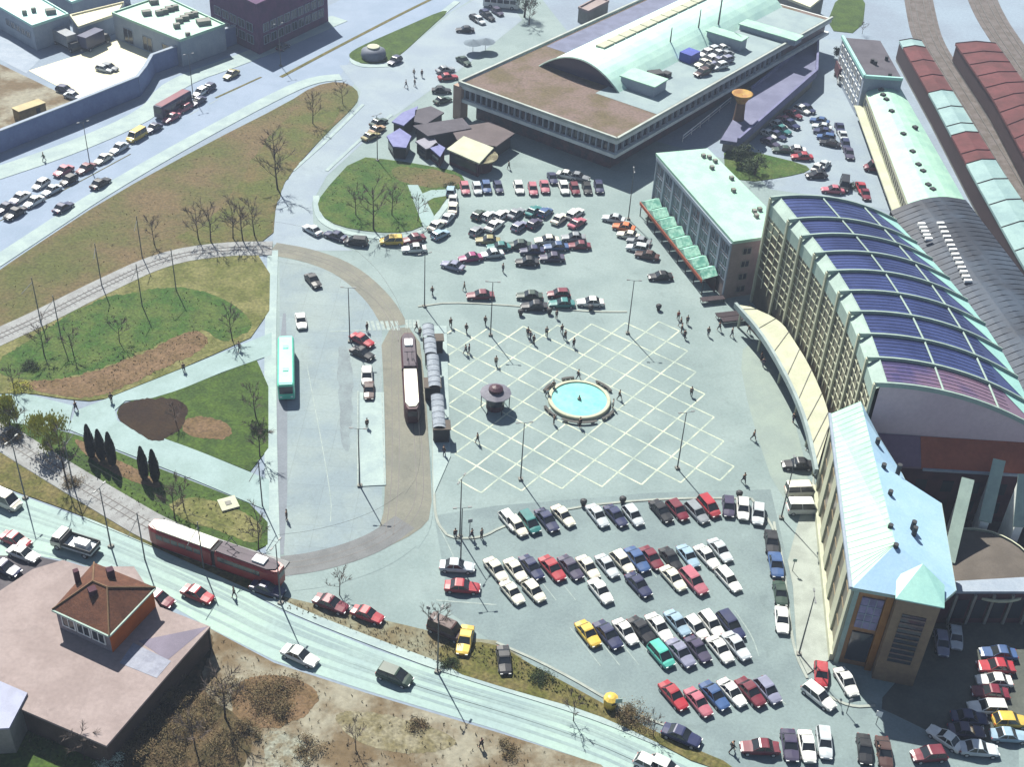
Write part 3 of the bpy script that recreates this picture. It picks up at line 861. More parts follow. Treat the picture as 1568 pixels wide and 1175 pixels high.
for i, (a, c, z0_, z1_, lab) in enumerate((((1482, 735), (1452, 862), 11, 4.5, 'sloping white concrete fin nearest to the hipped station wing'),
                                   ((1530, 706), (1508, 800), 11.5, 5, 'sloping white concrete fin between two others in the rear courtyard'),
                                   ((1568, 728), (1560, 808), 11.5, 5.5, 'sloping white concrete fin at the right edge of the rear courtyard'))):
    A_, B_ = G(*a, z0_), G(*c, z1_)
    f = thing('concrete_fin', lab, 'wall', (*A_, 0), group='concrete fins behind the station')
    u, L = unit(A_, B_)
    n = (-u[1], u[0])
    P_ = lambda p, d, z: (*vadd(p, n, d), z)
    m_ = MB()
    hw = .55
    m_.add([P_(A_, -hw, 0), P_(A_, hw, 0), P_(A_, hw, z0_), P_(A_, -hw, z0_), P_(B_, -hw, 0), P_(B_, hw, 0), P_(B_, hw, z1_), P_(B_, -hw, z1_)],
           [(0, 1, 2, 3), (5, 4, 7, 6), (1, 5, 6, 2), (4, 0, 3, 7), (3, 2, 6, 7)])
    m_.build('wall', mat('white_fin_render', (.74, .78, .74), .8, var=.05), f)
    k_ = MB()
    k_.add([P_(A_, -.8, z0_), P_(A_, .8, z0_), P_(A_, .8, z0_ + .2), P_(A_, -.8, z0_ + .2), P_(B_, -.8, z1_), P_(B_, .8, z1_), P_(B_, .8, z1_ + .2), P_(B_, -.8, z1_ + .2)],
           [(0, 3, 2, 1), (4, 5, 6, 7), (1, 2, 6, 5), (0, 4, 7, 3), (3, 7, 6, 2), (0, 1, 5, 4)])
    k_.build('coping', MINTW, f)
dr = thing('round_annex', 'low round annex with grey brown drum roof beside the sloping fins', 'building', (*G(1508, 862, 4), 0))
dc = G(1508, 866, 4.2)
MB().lathe([(6.0, 0), (6.0, 3.9), (6.3, 3.9), (6.3, 4.3)], 32, (*dc, 0)).build('wall', BRICK, dr, False)
MB().lathe([(6.3, 4.31), (3, 4.5), (0.01, 4.6)], 32, (*dc, 0)).build('roof', mat('grey_brown_felt', A(128, 120, 112), .9, var=.12), dr)
MB().lathe([(6.35, 4.2), (6.55, 4.2), (6.55, 4.6), (6.35, 4.6)], 32, (*dc, 0)).build('rim', CREAM, dr)
yl = thing('yard_building', 'long dark brown building with pale roof edge and pilasters behind the car yard', 'building', (*G(1455, 912, 5), 0))
q = GP([(1449, 908), (1600, 908), (1720, 905), (1720, 880), (1600, 884), (1447, 893)], 5.5)
MB().prism(q, 0, 5.3).build('wall', BRICK, yl)
MB().prism([vadd(p, (0, 0)) for p in q], 5.3, 5.7, 0, True).build('roof', GREYW, yl)
u, L = unit(q[0], q[1])
n = (u[1], -u[0])
if n[1] > 0: n = (-n[0], -n[1])
for k in range(9):
    b = MB(); bx3(b, q[0], u, n, 1.2 + k * 2.4, 1.55 + k * 2.4, .003, .3, 0, 5.2); b.build('pilaster', CONC, yl)
    b = MB(); bx3(b, q[0], u, n, 1.8 + k * 2.4, 3.3 + k * 2.4, .003, .1, 1, 4.2); b.build('window', WGL, yl)
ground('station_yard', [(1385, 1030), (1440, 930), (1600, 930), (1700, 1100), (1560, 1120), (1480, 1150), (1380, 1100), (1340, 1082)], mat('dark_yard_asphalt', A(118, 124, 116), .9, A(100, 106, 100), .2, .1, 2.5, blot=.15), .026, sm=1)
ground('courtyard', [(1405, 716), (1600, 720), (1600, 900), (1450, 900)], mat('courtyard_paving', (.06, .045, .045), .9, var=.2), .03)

# --- platform hall roof
pr_ = GP([(1366, 318), (1478, 308), (1500, 350), (1568, 470), (1640, 600), (1640, 700), (1560, 640), (1480, 490)], 10)
plh = thing('platform_hall', 'wide dark grey platform roof with rows of pale skylights behind the station hall', 'platform roof', (*pr_[0], 0))
a, b_, c, d = G3(1364, 320, 10), G3(1478, 309, 9.2), Vector((0, 0, 0)), Vector((0, 0, 0))
dirv = (Vector(back[8] + (0,)) - Vector(back[2] + (0,))).normalized()
m_ = MB()
NA = 8
for j in range(NA):
    t0, t1 = j / NA, (j + 1) / NA
    def rp(t, s):
        p = a.lerp(b_, t)
        z = 9.6 + 1.6 * math.sin(math.pi * t)
        q_ = p + dirv * s * (1.0 + .0 * t)
        return (q_.x, q_.y, z)
    for s in range(9): m_.quad(rp(t0, s * 9), rp(t0, s * 9 + 9), rp(t1, s * 9 + 9), rp(t1, s * 9))
rfp = m_.build('roof', RDARK, plh, True)
for k in range(1, 54):
    MB().tube([Vector(rp(t, k * 1.5)) + Vector((0, 0, .03)) for t in (0, .25, .5, .75, 1)], .07, 4).build('roof_seam', mat('dark_seam_metal', A(58, 64, 78), .7, var=.15), rfp)
m_ = MB()
for j in range(NA):
    t0, t1 = j / NA, (j + 1) / NA
    p, q_ = Vector(rp(t0, 0)), Vector(rp(t1, 0))
    m_.quad((p.x, p.y, p.z), (q_.x, q_.y, q_.z), (q_.x, q_.y, q_.z - 1.2), (p.x, p.y, p.z - 1.2))
m_.build('end_fascia', DARK, plh)
for s in range(1, 9):
    for t in (.12, .88):
        p = rp(t, s * 9 - 4)
        MB().tube([(p[0], p[1], 0), (p[0], p[1], p[2] - .1)], .25, 6).build('column', CONC, plh)
for px0, px1, cnt in (((1411, 343), (1422, 366), 5), ((1440, 342), (1482, 430), 14)):
    for k in range(cnt):
        t = k / (cnt - 1)
        p = G3(px0[0] + (px1[0] - px0[0]) * t, px0[1] + (px1[1] - px0[1]) * t, 11.1)
        MB().box(p, (1.25, .5, .4), math.atan2(dirv.y, dirv.x) + 1.57).build('skylight', WHITE, rfp)

# --- long pale roofed goods building and its dark roofed head house
def along(a, b, t): return (a[0] + (b[0] - a[0]) * t, a[1] + (b[1] - a[1]) * t)
gb = thing('goods_building', 'long narrow building with curved pale mint roof beside the railway platforms', 'building', (*G(1395, 300, 0), 0))
g0, g1, g2, g3 = G(1326, 140, 6), G(1378, 130, 6), G(1478, 305, 6), G(1392, 312, 6)
MB().prism([g0, g1, g2, g3], 0, 5.6).build('wall', CREAM, gb)
m_ = MB()
for j in range(6):
    t0, t1 = j / 6, (j + 1) / 6
    z0_, z1_ = 5.7 + 1.3 * math.sin(math.pi * t0), 5.7 + 1.3 * math.sin(math.pi * t1)
    p, q_, r_, s_ = along(g0, g1, t0), along(g0, g1, t1), along(g3, g2, t1), along(g3, g2, t0)
    m_.quad((*p, z0_), (*s_, z0_), (*r_, z1_), (*q_, z1_))
gro = m_.build('roof', MINT, gb, True)
for px in ((1344, 131), (1349, 138), (1352, 146), (1357, 153), (1365, 171), (1383, 206), (1401, 196), (1397, 233), (1406, 253), (1413, 263), (1421, 284), (1428, 291)):
    p = G(*px, 6.8); MB().box((*p, 6.9), (.9, .9, .7), .5).build('roof_vent', DARK, gro)
u, L = unit(g0, g3); n = (u[1], -u[0])
if n[0] > 0: n = (-n[0], -n[1])
for k in range(30):
    b = MB(); bx3(b, g0, u, n, 1.5 + k * (L - 3) / 30, 2.5 + k * (L - 3) / 30, .003, .12, 3.4, 4.9); b.build('window', WGL, gb)
b = MB(); bx3(b, g0, u, n, 0, L, .01, 1.8, 2.4, 2.7); b.build('side_roof', CREAM, gb)
for k in range(26):
    b = MB(); bx3(b, g0, u, n, 1.5 + k * (L - 3) / 26, 3.0 + k * (L - 3) / 26, .003, .12, .6, 2.0); b.build('window', WGL, gb)
hh = thing('head_house', 'block with slate grey flat roof and parapet at the end of the goods building', 'building', (*G(1330, 150, 0), 0))
h0, h1, h2, h3 = G(1290, 57, 9), G(1348, 62, 9), G(1382, 122, 9), G(1324, 118, 9)
MB().prism([h0, h1, h2, h3], 0, 8.8).build('wall', GREYW, hh)
hr_ = MB().prism([h0, h1, h2, h3], 8.8, 9.0, 0, True).build('roof', RGREY, hh)
hp_ = MB()
for a_, c_ in ((h0, h3), (h3, h2)): hp_.strip([a_, c_], .6, 9.5, 8.85)
hp_.build('parapet', MINTB, hh)
for px in ((1335, 96), (1340, 99), (1357, 92), (1362, 118)):
    MB().tube([(*G(*px, 9), 9), (*G(*px, 9), 9.9)], .4, 8).build('roof_vent', DARK, hr_)
u, L = unit(h0, h3); n = (u[1], -u[0])
if n[0] > 0: n = (-n[0], -n[1])
windows(hh, h0, u, n, L, 8, 3, 1.3, 1.5, 1.2, 2.6, .8, WHITE)

# --- station platform roofs along the tracks
def platroof(pxL, pxR, secs, lab, z=5.0):
    t = thing('platform_canopy', lab, 'platform canopy', (*G(*pxL[-1], 0), 0), group='platform canopies along the tracks')
    LL, RR = resample(GP(pxL, z), 2.0), GP(pxR, z)
    N = 60
    def at(P, t_):
        seg = [0]
        for i in range(len(P) - 1): seg.append(seg[-1] + math.hypot(P[i + 1][0] - P[i][0], P[i + 1][1] - P[i][1]))
        d_ = t_ * seg[-1]
        for i in range(len(P) - 1):
            if d_ <= seg[i + 1] + 1e-6: return along(P[i], P[i + 1], (d_ - seg[i]) / (seg[i + 1] - seg[i]))
        return P[-1]
    for (t0, t1, m) in secs:
        q = MB()
        k0, k1 = int(t0 * N), int(t1 * N)
        for k in range(k0, k1):
            a_, b2, c_, d_ = at(LL, k / N), at(RR, k / N), at(RR, (k + 1) / N), at(LL, (k + 1) / N)
            ma, mc = along(a_, b2, .5), along(d_, c_, .5)
            for x0_, x1_, y0_, y1_, za, zb in ((a_, ma, d_, mc, z, z + .5), (ma, b2, mc, c_, z + .5, z)):
                q.quad((*x0_, za), (*y0_, za), (*y1_, zb), (*x1_, zb))
            q.quad((*a_, z), (*a_, z - .5), (*d_, z - .5), (*d_, z))
        so_ = q.build('roof_section', m, t)
        for k in range(k0, k1, 4):
            q = MB()
            a_, b2 = at(LL, k / N), at(RR, k / N)
            mm = along(a_, b2, .5)
            q.tube([(*a_, z + .05), (*mm, z + .55), (*b2, z + .05)], .13, 4)
            q.build('roof_seam', mat('dark_red_seam', A(86, 44, 54), .8, var=.1), so_)
    q = MB()
    for k in range(N):
        a_, d_ = along(at(LL, k / N), at(RR, k / N), .03), along(at(LL, (k + 1) / N), at(RR, (k + 1) / N), .03)
        q.quad((*a_, z - .5), (*a_, .7), (*d_, .7), (*d_, z - .5))
    q.build('side_shade_sheet', mat('dark_maroon_shade', (.035, .02, .022), .8, var=.2), t)  # added dark sheet stands in for the shade below the canopy edge
    for k in range(2, N, 5):
        p = along(at(LL, k / N), at(RR, k / N), .3)
        MB().tube([(*p, 0), (*p, z + .2)], .2, 6).build('column', CONC, t)
    q = MB()
    for k in range(N):
        q.quad(*[(*along(at(LL, kk / N), at(RR, kk / N), f), .7) for kk, f in ((k, .05), (k + 1, .05), (k + 1, .8), (k, .8))])
        q.quad(*[(*along(at(LL, kk / N), at(RR, kk / N), .05), zz) for kk, zz in ((k, 0), (k + 1, 0), (k + 1, .7), (k, .7))])
    struct(q.build('platform', CONC))
PM = mat('pale_blue_green_roof', A(182, 218, 216), .7, A(164, 200, 202), .3, .08, 3)
platroof([(1377, 62), (1432, 160), (1488, 266), (1560, 395), (1640, 530)], [(1411, 62), (1472, 160), (1538, 266), (1610, 372), (1700, 510)],
         [(0, .04, PM), (.04, .235, RRED), (.235, .40, PM), (.40, .50, RRED), (.50, 1, PM)], 'platform canopy with alternating red and pale blue roof sections nearest the station')
platroof([(1463, 66), (1520, 150), (1568, 238), (1640, 380)], [(1525, 66), (1568, 124), (1620, 200), (1700, 330)],
         [(0, 1, RRED)], 'platform canopy with plain red roof beyond the first platform')
tr_ = MB(); rl2 = MB()
for pts, wd in (([(1400, -40), (1410, 20), (1420, 62), (1450, 110), (1500, 190), (1560, 290), (1640, 430)], 7.5), ([(1490, -40), (1512, 20), (1545, 70), (1600, 150), (1680, 260)], 8.0)):
    P_ = smoothline(GP(pts), 3)
    tr_.strip(P_, wd, .1, 0)
    for o_ in (-2.6, -1.1, 1.1, 2.6): rl2.strip(offset(resample(P_, 6), o_), .16, .26, .1)
struct(tr_.build('railway_ballast', DBALLAST))
struct(rl2.build('railway_rails', MATS['rail_steel']))

# --- post office / bus station with vaulted hall on its roof
Q0, Q1 = (17.3, 226.6), (-14.6, 248.2)
sd = (.600, .80)
fdir, FL = unit(Q1, Q0)
SL = 88
Q3, Q2 = vadd(Q0, sd, SL), vadd(Q1, sd, SL)
po = thing('post_office', 'large two storey flat roofed building with vaulted hall and cars on its roof deck', 'building', (*Q0, 0))
ins_ = lambda d: [vadd(vadd(Q0, fdir, -d), sd, d), vadd(vadd(Q1, fdir, d), sd, d), vadd(vadd(Q2, fdir, d), sd, -d), vadd(vadd(Q3, fdir, -d), sd, -d)]
MB().prism(ins_(2.6), 0, 4.0).build('ground_floor', mat('dark_recessed_front', (.05, .045, .06), .4, (.09, .05, .06), .6, .2, 2), po)
MB().prism(ins_(.9), 4.7, 7.0).build('upper_floor', MATS['dark_recessed_front'], po)
MB().prism([Q0, Q1, Q2, Q3], 4.0, 4.7, 0, True).build('floor_slab', mat('pale_fascia_concrete', (.50, .53, .52), .8, var=.06), po)
pr_roof = MB().prism([Q0, Q1, Q2, Q3], 7.0, 8.0, 0, True).build('roof', mat('pale_fascia_concrete', (.50, .53, .52), .8, var=.06), po)
rt = MB().prism(ins_(.5), 8.0, 8.02); rt.build('gravel', RBROWN, pr_roof)
dk_ = [vadd(vadd(Q0, fdir, -.8), sd, 15), vadd(vadd(Q0, fdir, -15.5), sd, 15), vadd(vadd(Q0, fdir, -15.5), sd, SL - 2), vadd(vadd(Q0, fdir, -.8), sd, SL - 2)]
MB().prism(dk_, 8.02, 8.06).build('parking_deck', mat('pale_roof_deck', A(184, 206, 208), .85, A(170, 192, 198), .2, .06, 3), pr_roof)
gs = [vadd(vadd(Q1, fdir, 1), sd, 28), vadd(vadd(Q1, fdir, 12), sd, 28), vadd(vadd(Q1, fdir, 12), sd, SL - 2), vadd(vadd(Q1, fdir, 1), sd, SL - 2)]
MB().prism(gs, 8.02, 8.05).build('grey_felt', mat('lilac_grey_felt', A(150, 156, 186), .9, var=.08), pr_roof)
pb = MB()
for a_, c_ in ((Q1, Q0), (Q0, Q3), (Q1, Q2)): pb.strip([a_, c_], .5, 8.5, 7.9)
pb.build('parapet', mat('pale_parapet', A(204, 214, 206, 1.9), .8, var=.06), pr_roof)
nf = (sd[0] * -1, sd[1] * -1)
def bandwin(o, u, n, L, cnt, z0_, z1_):
    for k in range(cnt):
        s = L * k / cnt
        b = MB(); bx3(b, o, u, n, s + .35, s + L / cnt - .25, .003, .1, z0_, z1_); wn = b.build('window', WGL, po)
        b = MB(); bx3(b, o, u, n, s + .1, s + .33, .004, .5, z0_ - .1, z1_ + .2); b.build('frame_post', GREYW, wn)
I9 = ins_(.9)
bandwin(I9[1], fdir, nf, FL - 1.8, 26, 4.9, 6.6)
nsd = (fdir[0], fdir[1])
bandwin(I9[0], sd, nsd, SL * .75, 30, 4.9, 6.6)
bb = MB(); bx3(bb, Q1, fdir, nf, -1.2, .8, -2, .3, 0, 7.4); bb.build('corner_pier', mat('pale_pink_render', A(224, 190, 170), .8, var=.06), po)
# vault
VA, VB = G(826, 101, 8), G(950, 141, 8)
VB = vadd(VA, fdir, math.hypot(VB[0] - VA[0], VB[1] - VA[1]))
VL, VH = 68, 4.4
vw = math.hypot(VB[0] - VA[0], VB[1] - VA[1])
va = MB()
NV = 16
def vp(t, s): return (*vadd(along(VA, VB, t), sd, s), 8.0 + VH * (1 - (2 * t - 1) ** 2) * 1.0)
for k in range(NV):
    for s in range(8): va.quad(vp(k / NV, s * VL / 8), vp((k + 1) / NV, s * VL / 8), vp((k + 1) / NV, (s + 1) * VL / 8), vp(k / NV, (s + 1) * VL / 8))
vo = va.build('vault', mat('pale_vault_sheet', A(208, 246, 228, 1.3), .45, A(196, 236, 224, 1.4), .2, .05, 3, spec=.5), po, True)
for s_, fl in ((1.2, 1), (VL - .5, 0)):
    ve = MB()
    pts = [vp(k / NV, s_) for k in range(NV + 1)]
    ve.add(pts + [(*vadd(VA, sd, s_), 7.9), (*vadd(VB, sd, s_), 7.9)], [tuple(range(NV + 1)) + (NV + 2, NV + 1)])
    ve.build('vault_end_glazing', mat('dark_blue_glazing', (.03, .03, .07), .15, var=0, spec=.6), po)
ed = MB()
for k in range(NV): ed.tube([vp(k / NV, 0), vp((k + 1) / NV, 0)], .2, 4)
ed.build('vault_edge', MINTW, po)
sk = MB()
for k in range(14):
    o_ = vadd(along(VA, VB, .46), sd, 8 + k * 4.1)
    bx3(sk, o_, sd, fdir, 0, 3.8, -1.0, 1.1, 8 + VH - .15, 8 + VH + .35)
sk.build('ridge_skylight', CREAM, vo)
# roof huts
for px, dd, lab in (((985, 128), (8, 5, 2.2), 0), ((1112, 62), (8.5, 3, 2.4), 0), ((1180, 48), (14, 3.5, 1.2), 0)):
    p = G(*px, 9)
    h_ = MB().box((*p, 8 + dd[2] / 2), dd, math.atan2(fdir[1], fdir[0])).build('roof_hut', GREYW, po)
    MB().box((*p, 8.02 + dd[2] + .12), (dd[0] + .5, dd[1] + .5, .24), math.atan2(fdir[1], fdir[0])).build('hut_roof', MINT, h_)
p = G(1003, 119, 8); 
MB().box((*p, 8.7), (3, 2.2, 1.4), .4).box((*vadd(p, (2.4, 1)), 8.5), (1.6, 1.6, 1), .9).build('air_plant', DARK, po)
p = G(1055, 92, 8); MB().box((*p, 9.0), (3.6, 3, 2.0), .9).build('tank', mat('blue_sheet', A(90, 110, 220), .6, var=.1), po)
for px, h_ in (((1098, 50), 14), ((1067, 60), 7), ((1024, 82), 6)):
    p = G(*px, 8); MB().tube([(*p, 8), (*p, 8 + h_)], [.25, .1], 6).build('mast', POLE, po)

# --- ramp beside it and the mushroom tower
rm = GP([(1103, 214), (1130, 218), (1250, 112), (1252, 62), (1234, 70), (1150, 138)], 3.2)
rp_ = thing('elevated_ramp', 'grey concrete ramp with parapets running up beside the large flat roofed building', 'ramp', (*rm[0], 0))
MB().prism(rm, 2.4, 3.2, 0, True).build('deck', mat('lilac_grey_deck', A(150, 154, 186), .85, A(132, 136, 168), .2, .06, 3), rp_)
MB().prism([along(p, (sum(x for x, y in rm) / 6, sum(y for x, y in rm) / 6), .06) for p in rm], 0, 2.4).build('pier_wall', CONC, rp_)
b = MB(); b.strip([rm[1], rm[2]], .5, 4.2, 2.3); b.strip([rm[2], rm[3]], .5, 4.2, 2.3); b.strip([rm[5], rm[4]], .4, 4.0, 3.0)
b.build('parapet', mat('lilac_parapet', A(150, 152, 196), .85, var=.06), rp_)
tw = G(1127, 204, 0)
mt = thing('mushroom_tower', 'slim brown concrete tower with flaring yellow funnel top beside the ramp', 'tower', (*tw, 0))
MB().lathe([(1.6, 0), (1.1, 4), (.95, 7)], 16, (*tw, 0)).build('shaft', mat('brown_concrete', A(150, 120, 100), .85, var=.1), mt, True)
MB().lathe([(.95, 7), (1.5, 8), (2.1, 8.8), (2.25, 9.0), (1.9, 9.0), (.1, 8.6)], 20, (*tw, 0)).build('funnel', mat('ochre_concrete', A(222, 180, 84), .7, A(190, 130, 70), .6, .12, 2), mt, True)
hr2 = thing('handrail', 'thin white railing along the slope beside the large flat roofed building', 'railing', (*G(1045, 217), 0))
q = GP([(1045, 217), (1085, 185), (1118, 158)])
MB().tube([(x, y, 1.4) for x, y in q], .12, 5).tube([(x, y, .7) for x, y in q], .08, 5).build('rail', WHITE, hr2)
for p in resample(q, 4): MB().tube([(*p, 0), (*p, 1.4)], .07, 5).build('post', WHITE, hr2)

# --- industrial compound, top left
def flatbox(name, lab, px, z, wallm, roofm, vents=(), wins=(), door=None):
    P_ = GP(px, z)
    t = thing(name, lab, 'building', (*P_[0], 0))
    MB().prism(P_, 0, z - .3).build('wall', wallm, t)
    r_ = MB().prism(P_, z - .3, z, 0, True).build('roof', roofm, t)
    pp = MB().strip(P_ + [P_[0]], .35, z + .35, z - .2)
    pp.build('parapet', roofm, r_)
    for v in vents:
        p = G(*v[:2], z); MB().box((*p, z + .5), (v[2], v[2] * .7, 1.0), .5).build('roof_unit', CONC, r_)
    for (i, j, cols, rows, w_, h_, z0_) in wins:
        u, L = unit(P_[i], P_[j]); n = (u[1], -u[0])
        c_ = (sum(p[0] for p in P_) / len(P_), sum(p[1] for p in P_) / len(P_))
        if n[0] * (P_[i][0] - c_[0]) + n[1] * (P_[i][1] - c_[1]) < 0: n = (-n[0], -n[1])
        windows(t, P_[i], u, n, L, cols, rows, w_, h_, z0_, 2.8, 1.5, GREYW)
    return t
flatbox('depot_hall', 'blue grey depot hall with mint flat roof in the top left corner', [(-70, -20), (0, 11), (50, 40), (104, 22), (60, -4), (-20, -40)], 5.6, GREYW, MINTB, [(78, 20, 2.2), (52, 18, 1), (38, 22, 1)], [(1, 2, 5, 1, 1.6, 1.4, 2.2)])
flatbox('depot_hall', 'depot hall with pale roof full of ventilation units beside the boulevard', [(172, 20), (276, 62), (344, 38), (250, -6)], 6.0, GREYW, MINT,
        [(225, 22, 2), (244, 22, 1.6), (252, 20, 1.6), (260, 16, 1.8), (268, 14, 1.6), (275, 34, 1.5), (283, 30, 1.8), (290, 26, 1.8), (298, 24, 1.6), (312, 36, 3), (271, 42, 1.4), (288, 56, 1), (236, 5, 2)], [(0, 1, 3, 1, 3.0, 3.2, .4)])
flatbox('depot_annex', 'low annex with cream roof joining the two depot halls', [(108, 24), (120, 42), (178, 22), (190, 4)], 4.2, GREYW, CREAMP)
flatbox('tower_block', 'tall maroon block at the top edge beside the boulevard', [(318, -28), (392, 8), (500, -40), (430, -90)], 11.5, PURPLE, PURPLE, (), [(0, 1, 5, 2, 2.2, 1.8, 2.0), (1, 2, 9, 2, 1.8, 1.8, 2.0)])
pw = GP([(-60, 258), (0, 233), (110, 189), (214, 146), (226, 130), (236, 112), (285, 94), (362, 66)])
pwt = thing('perimeter_wall', 'long blue grey boundary wall between the depot and the boulevard', 'wall', (*pw[2], 0))
for i in range(len(pw) - 1):
    MB().strip([pw[i], along(pw[i], pw[i + 1], .998)], .5, 4.2, 0).build('wall_panel', mat('blue_grey_wall', A(150, 172, 224), .85, A(136, 158, 212), .3, .06, 2), pwt)
MB().strip(pw, .8, 4.4, 4.2).build('coping', GREYW, pwt)
flatbox('far_hall', 'pale hall with bluish roof at the top edge beyond the depot halls', [(62, -24), (110, 4), (196, -26), (140, -60)], 5, GREYW, MINTB)
flatbox('far_shed', 'low shed with cream roof at the top edge behind the large flat roofed building', [(1180, -12), (1240, 12), (1262, -6), (1210, -30)], 4.5, CONC, CREAMP)
flatbox('far_shed', 'low pinkish shed at the top edge left of the large flat roofed building', [(886, 12), (900, 18), (932, 2), (916, -4)], 3.5, CONC, MAUVE)

# --- kiosks left of the post office
def kiosk(lab, px, z, wallm, roofm, over=.5, cat='kiosk'):
    P_ = GP(px, z)
    c_ = (sum(p[0] for p in P_) / len(P_), sum(p[1] for p in P_) / len(P_))
    t = thing('kiosk', lab, cat, (*c_, 0), group='kiosks beside the large flat roofed building')
    MB().prism([along(p, c_, .12) for p in P_], 0, z - .3).build('wall', wallm, t)
    MB().prism(P_, z - .3, z, 0, True).build('roof', roofm, t)
    P2 = [along(p, c_, .11) for p in P_]
    u, L = unit(P2[0], P2[1]); n = (u[1], -u[0])
    if n[0] * (P2[0][0] - c_[0]) + n[1] * (P2[0][1] - c_[1]) < 0: n = (-n[0], -n[1])
    b = MB(); bx3(b, P2[0], u, n, .4, L - .4, .003, .12, .9, z - .8); b.build('counter_window', WGL, t)
    return t
KB = mat('lilac_blue_sheet', A(140, 146, 206), .6, A(120, 126, 190), .6, .08, 2)
kiosk('long kiosk row with dark grey roof against the large building', [(632, 192), (708, 180), (722, 196), (655, 208)], 3.4, DARK, RGREY)
kiosk('wide kiosk with brown grey roof below the window bands', [(690, 196), (752, 186), (788, 204), (760, 224), (700, 214)], 3.2, DARK, mat('brown_grey_roof', A(128, 116, 118), .85, var=.1))
kiosk('curved lilac blue roofed kiosk nearest the link road', [(600, 186), (616, 172), (640, 162), (636, 176), (618, 192)], 3.0, DARK, KB)
kiosk('grey roofed kiosk behind the lilac blue kiosk', [(636, 168), (660, 162), (680, 172), (652, 190), (634, 186)], 3.0, DARK, RGREY)
kiosk('small kiosk with lilac blue front half roof by the lawn', [(592, 208), (602, 224), (622, 226), (630, 208), (612, 196)], 2.8, DARK, KB)
kiosk('low pale roofed stall between lilac kiosk and cream kiosk', [(636, 216), (652, 228), (672, 222), (662, 206)], 2.6, DARK, mat('pale_stall_roof', A(180, 180, 196), .7, var=.1))
kiosk('square cream roofed kiosk with maroon walls beside the parked cars', [(684, 228), (734, 250), (756, 226), (710, 208)], 3.4, BRICK, CREAM)
kc = kiosk('tiny bright blue kiosk between stall and cream kiosk', [(658, 226), (674, 240), (682, 226), (668, 218)], 2.6, BRICK, KB)
rk = G(737, 240, 2.6)
rkt = thing('round_kiosk', 'round kiosk with pale rim roof attached to the cream roofed kiosk corner', 'kiosk', (*rk, 0))
MB().lathe([(2.2, 0), (2.2, 2.6)], 18, (*rk, 0)).build('wall', BRICK, rkt)
MB().lathe([(2.2, 2.55), (3.3, 2.6), (3.3, 2.85), (2.4, 2.85), (1.2, 3.1), (.01, 3.15)], 20, (*rk, 0), 0).build('roof', mat('olive_cream_roof', A(180, 176, 140), .8, A(120, 110, 80), .8, .1, 3), rkt)
# parasols
for px, lab in (((724, 80), 'grey parasol left of the other beside the big building'), ((743, 78), 'grey parasol right of the other beside the big building')):
    p = G(*px)
    t = thing('parasol', lab, 'parasol', (*p, 0), group='parasols beside the big building')
    MB().tube([(*p, 0), (*p, 3.2)], .06, 6).build('pole', POLE, t)
    MB().lathe([(2.3, 2.3), (1.2, 2.75), (.01, 3.2), (1.2, 2.7), (2.2, 2.26)], 10, (*p, 0)).build('canopy', mat('grey_canvas', A(150, 168, 182), .9, var=.06), t)

# --- round news kiosk on the square
kp = G(758, 624, 0)
nk = thing('round_kiosk', 'round kiosk with wide grey ring roof and dark dome on the painted square', 'kiosk', (*kp, 0))
MB().lathe([(1.35, 0), (1.35, .9), (1.4, .9), (1.4, 2.7)], 16, (*kp, 0)).build('wall', BRICK, nk)
MB().lathe([(1.41, 1.0), (1.44, 1.0), (1.44, 2.3), (1.41, 2.3)], 16, (*kp, 0)).build('windows', WGL, nk)
MB().lathe([(1.0, 2.85), (2.3, 2.65), (2.35, 2.8), (1.0, 3.2)], 12, (*kp, 0)).build('ring_roof', mat('grey_ring_roof', A(150, 150, 162), .7, A(130, 130, 146), .8, .1, 3), nk)
MB().lathe([(1.1, 3.1), (1.08, 3.6), (.6, 3.9), (.05, 4.05)], 12, (*kp, 0)).build('dome', mat('dark_maroon_dome', (.05, .02, .03), .5, var=.1), nk)
for k in range(6):
    an = k * math.pi / 3
    q = (kp[0] + 2.1 * math.cos(an), kp[1] + 2.1 * math.sin(an))
    MB().tube([(*q, 0), (*q, 2.65)], .07, 5).build('post', DARK, nk)

# --- fountain
fp = G(887, 611, .5)
ft = thing('fountain', 'round fountain with turquoise basin and pale stone rim on the painted square', 'fountain', (*fp, 0))
MB().lathe([(4.75, 0), (4.75, .5), (4.65, .58), (4.2, .58), (4.2, .3)], 48, (*fp, 0)).build('rim', CREAM, ft)
MB().lathe([(4.2, .40), (2, .41), (.01, .41)], 48, (*fp, 0)).build('water', WATER, ft)
MB().lathe([(.3, .3), (.28, .7), (.12, .8), (.1, 1.2), (.01, 1.25)], 12, (*fp, 0)).build('nozzle', CONC, ft)
for i, (a0, a1, lab) in enumerate(((-158, -128, 'curved dark bench at the lower left of the fountain'), (-118, -62, 'long curved dark bench along the near side of the fountain'),
                                   (-52, -24, 'curved dark bench at the lower right of the fountain'), (28, 62, 'curved dark bench at the upper right of the fountain'),
                                   (98, 118, 'short curved dark bench behind the fountain'), (140, 162, 'curved dark bench at the upper left of the fountain'))):
    mid = math.radians((a0 + a1) / 2)
    t = thing('curved_bench', lab, 'bench', (fp[0] + 5.55 * math.cos(mid), fp[1] + 5.55 * math.sin(mid), 0), group='curved benches round the fountain')
    arc = [(fp[0] + 5.55 * math.cos(math.radians(a0 + (a1 - a0) * k / 8)), fp[1] + 5.55 * math.sin(math.radians(a0 + (a1 - a0) * k / 8))) for k in range(9)]
    MB().strip(arc, .42, .46, .36).build('seat', mat('dark_bench_wood', (.07, .07, .065), .8, var=.2), t)
    for k in (1, 4, 7): MB().box((*arc[k], .18), (.5, .5, .36), .3).build('leg', CONC, t)

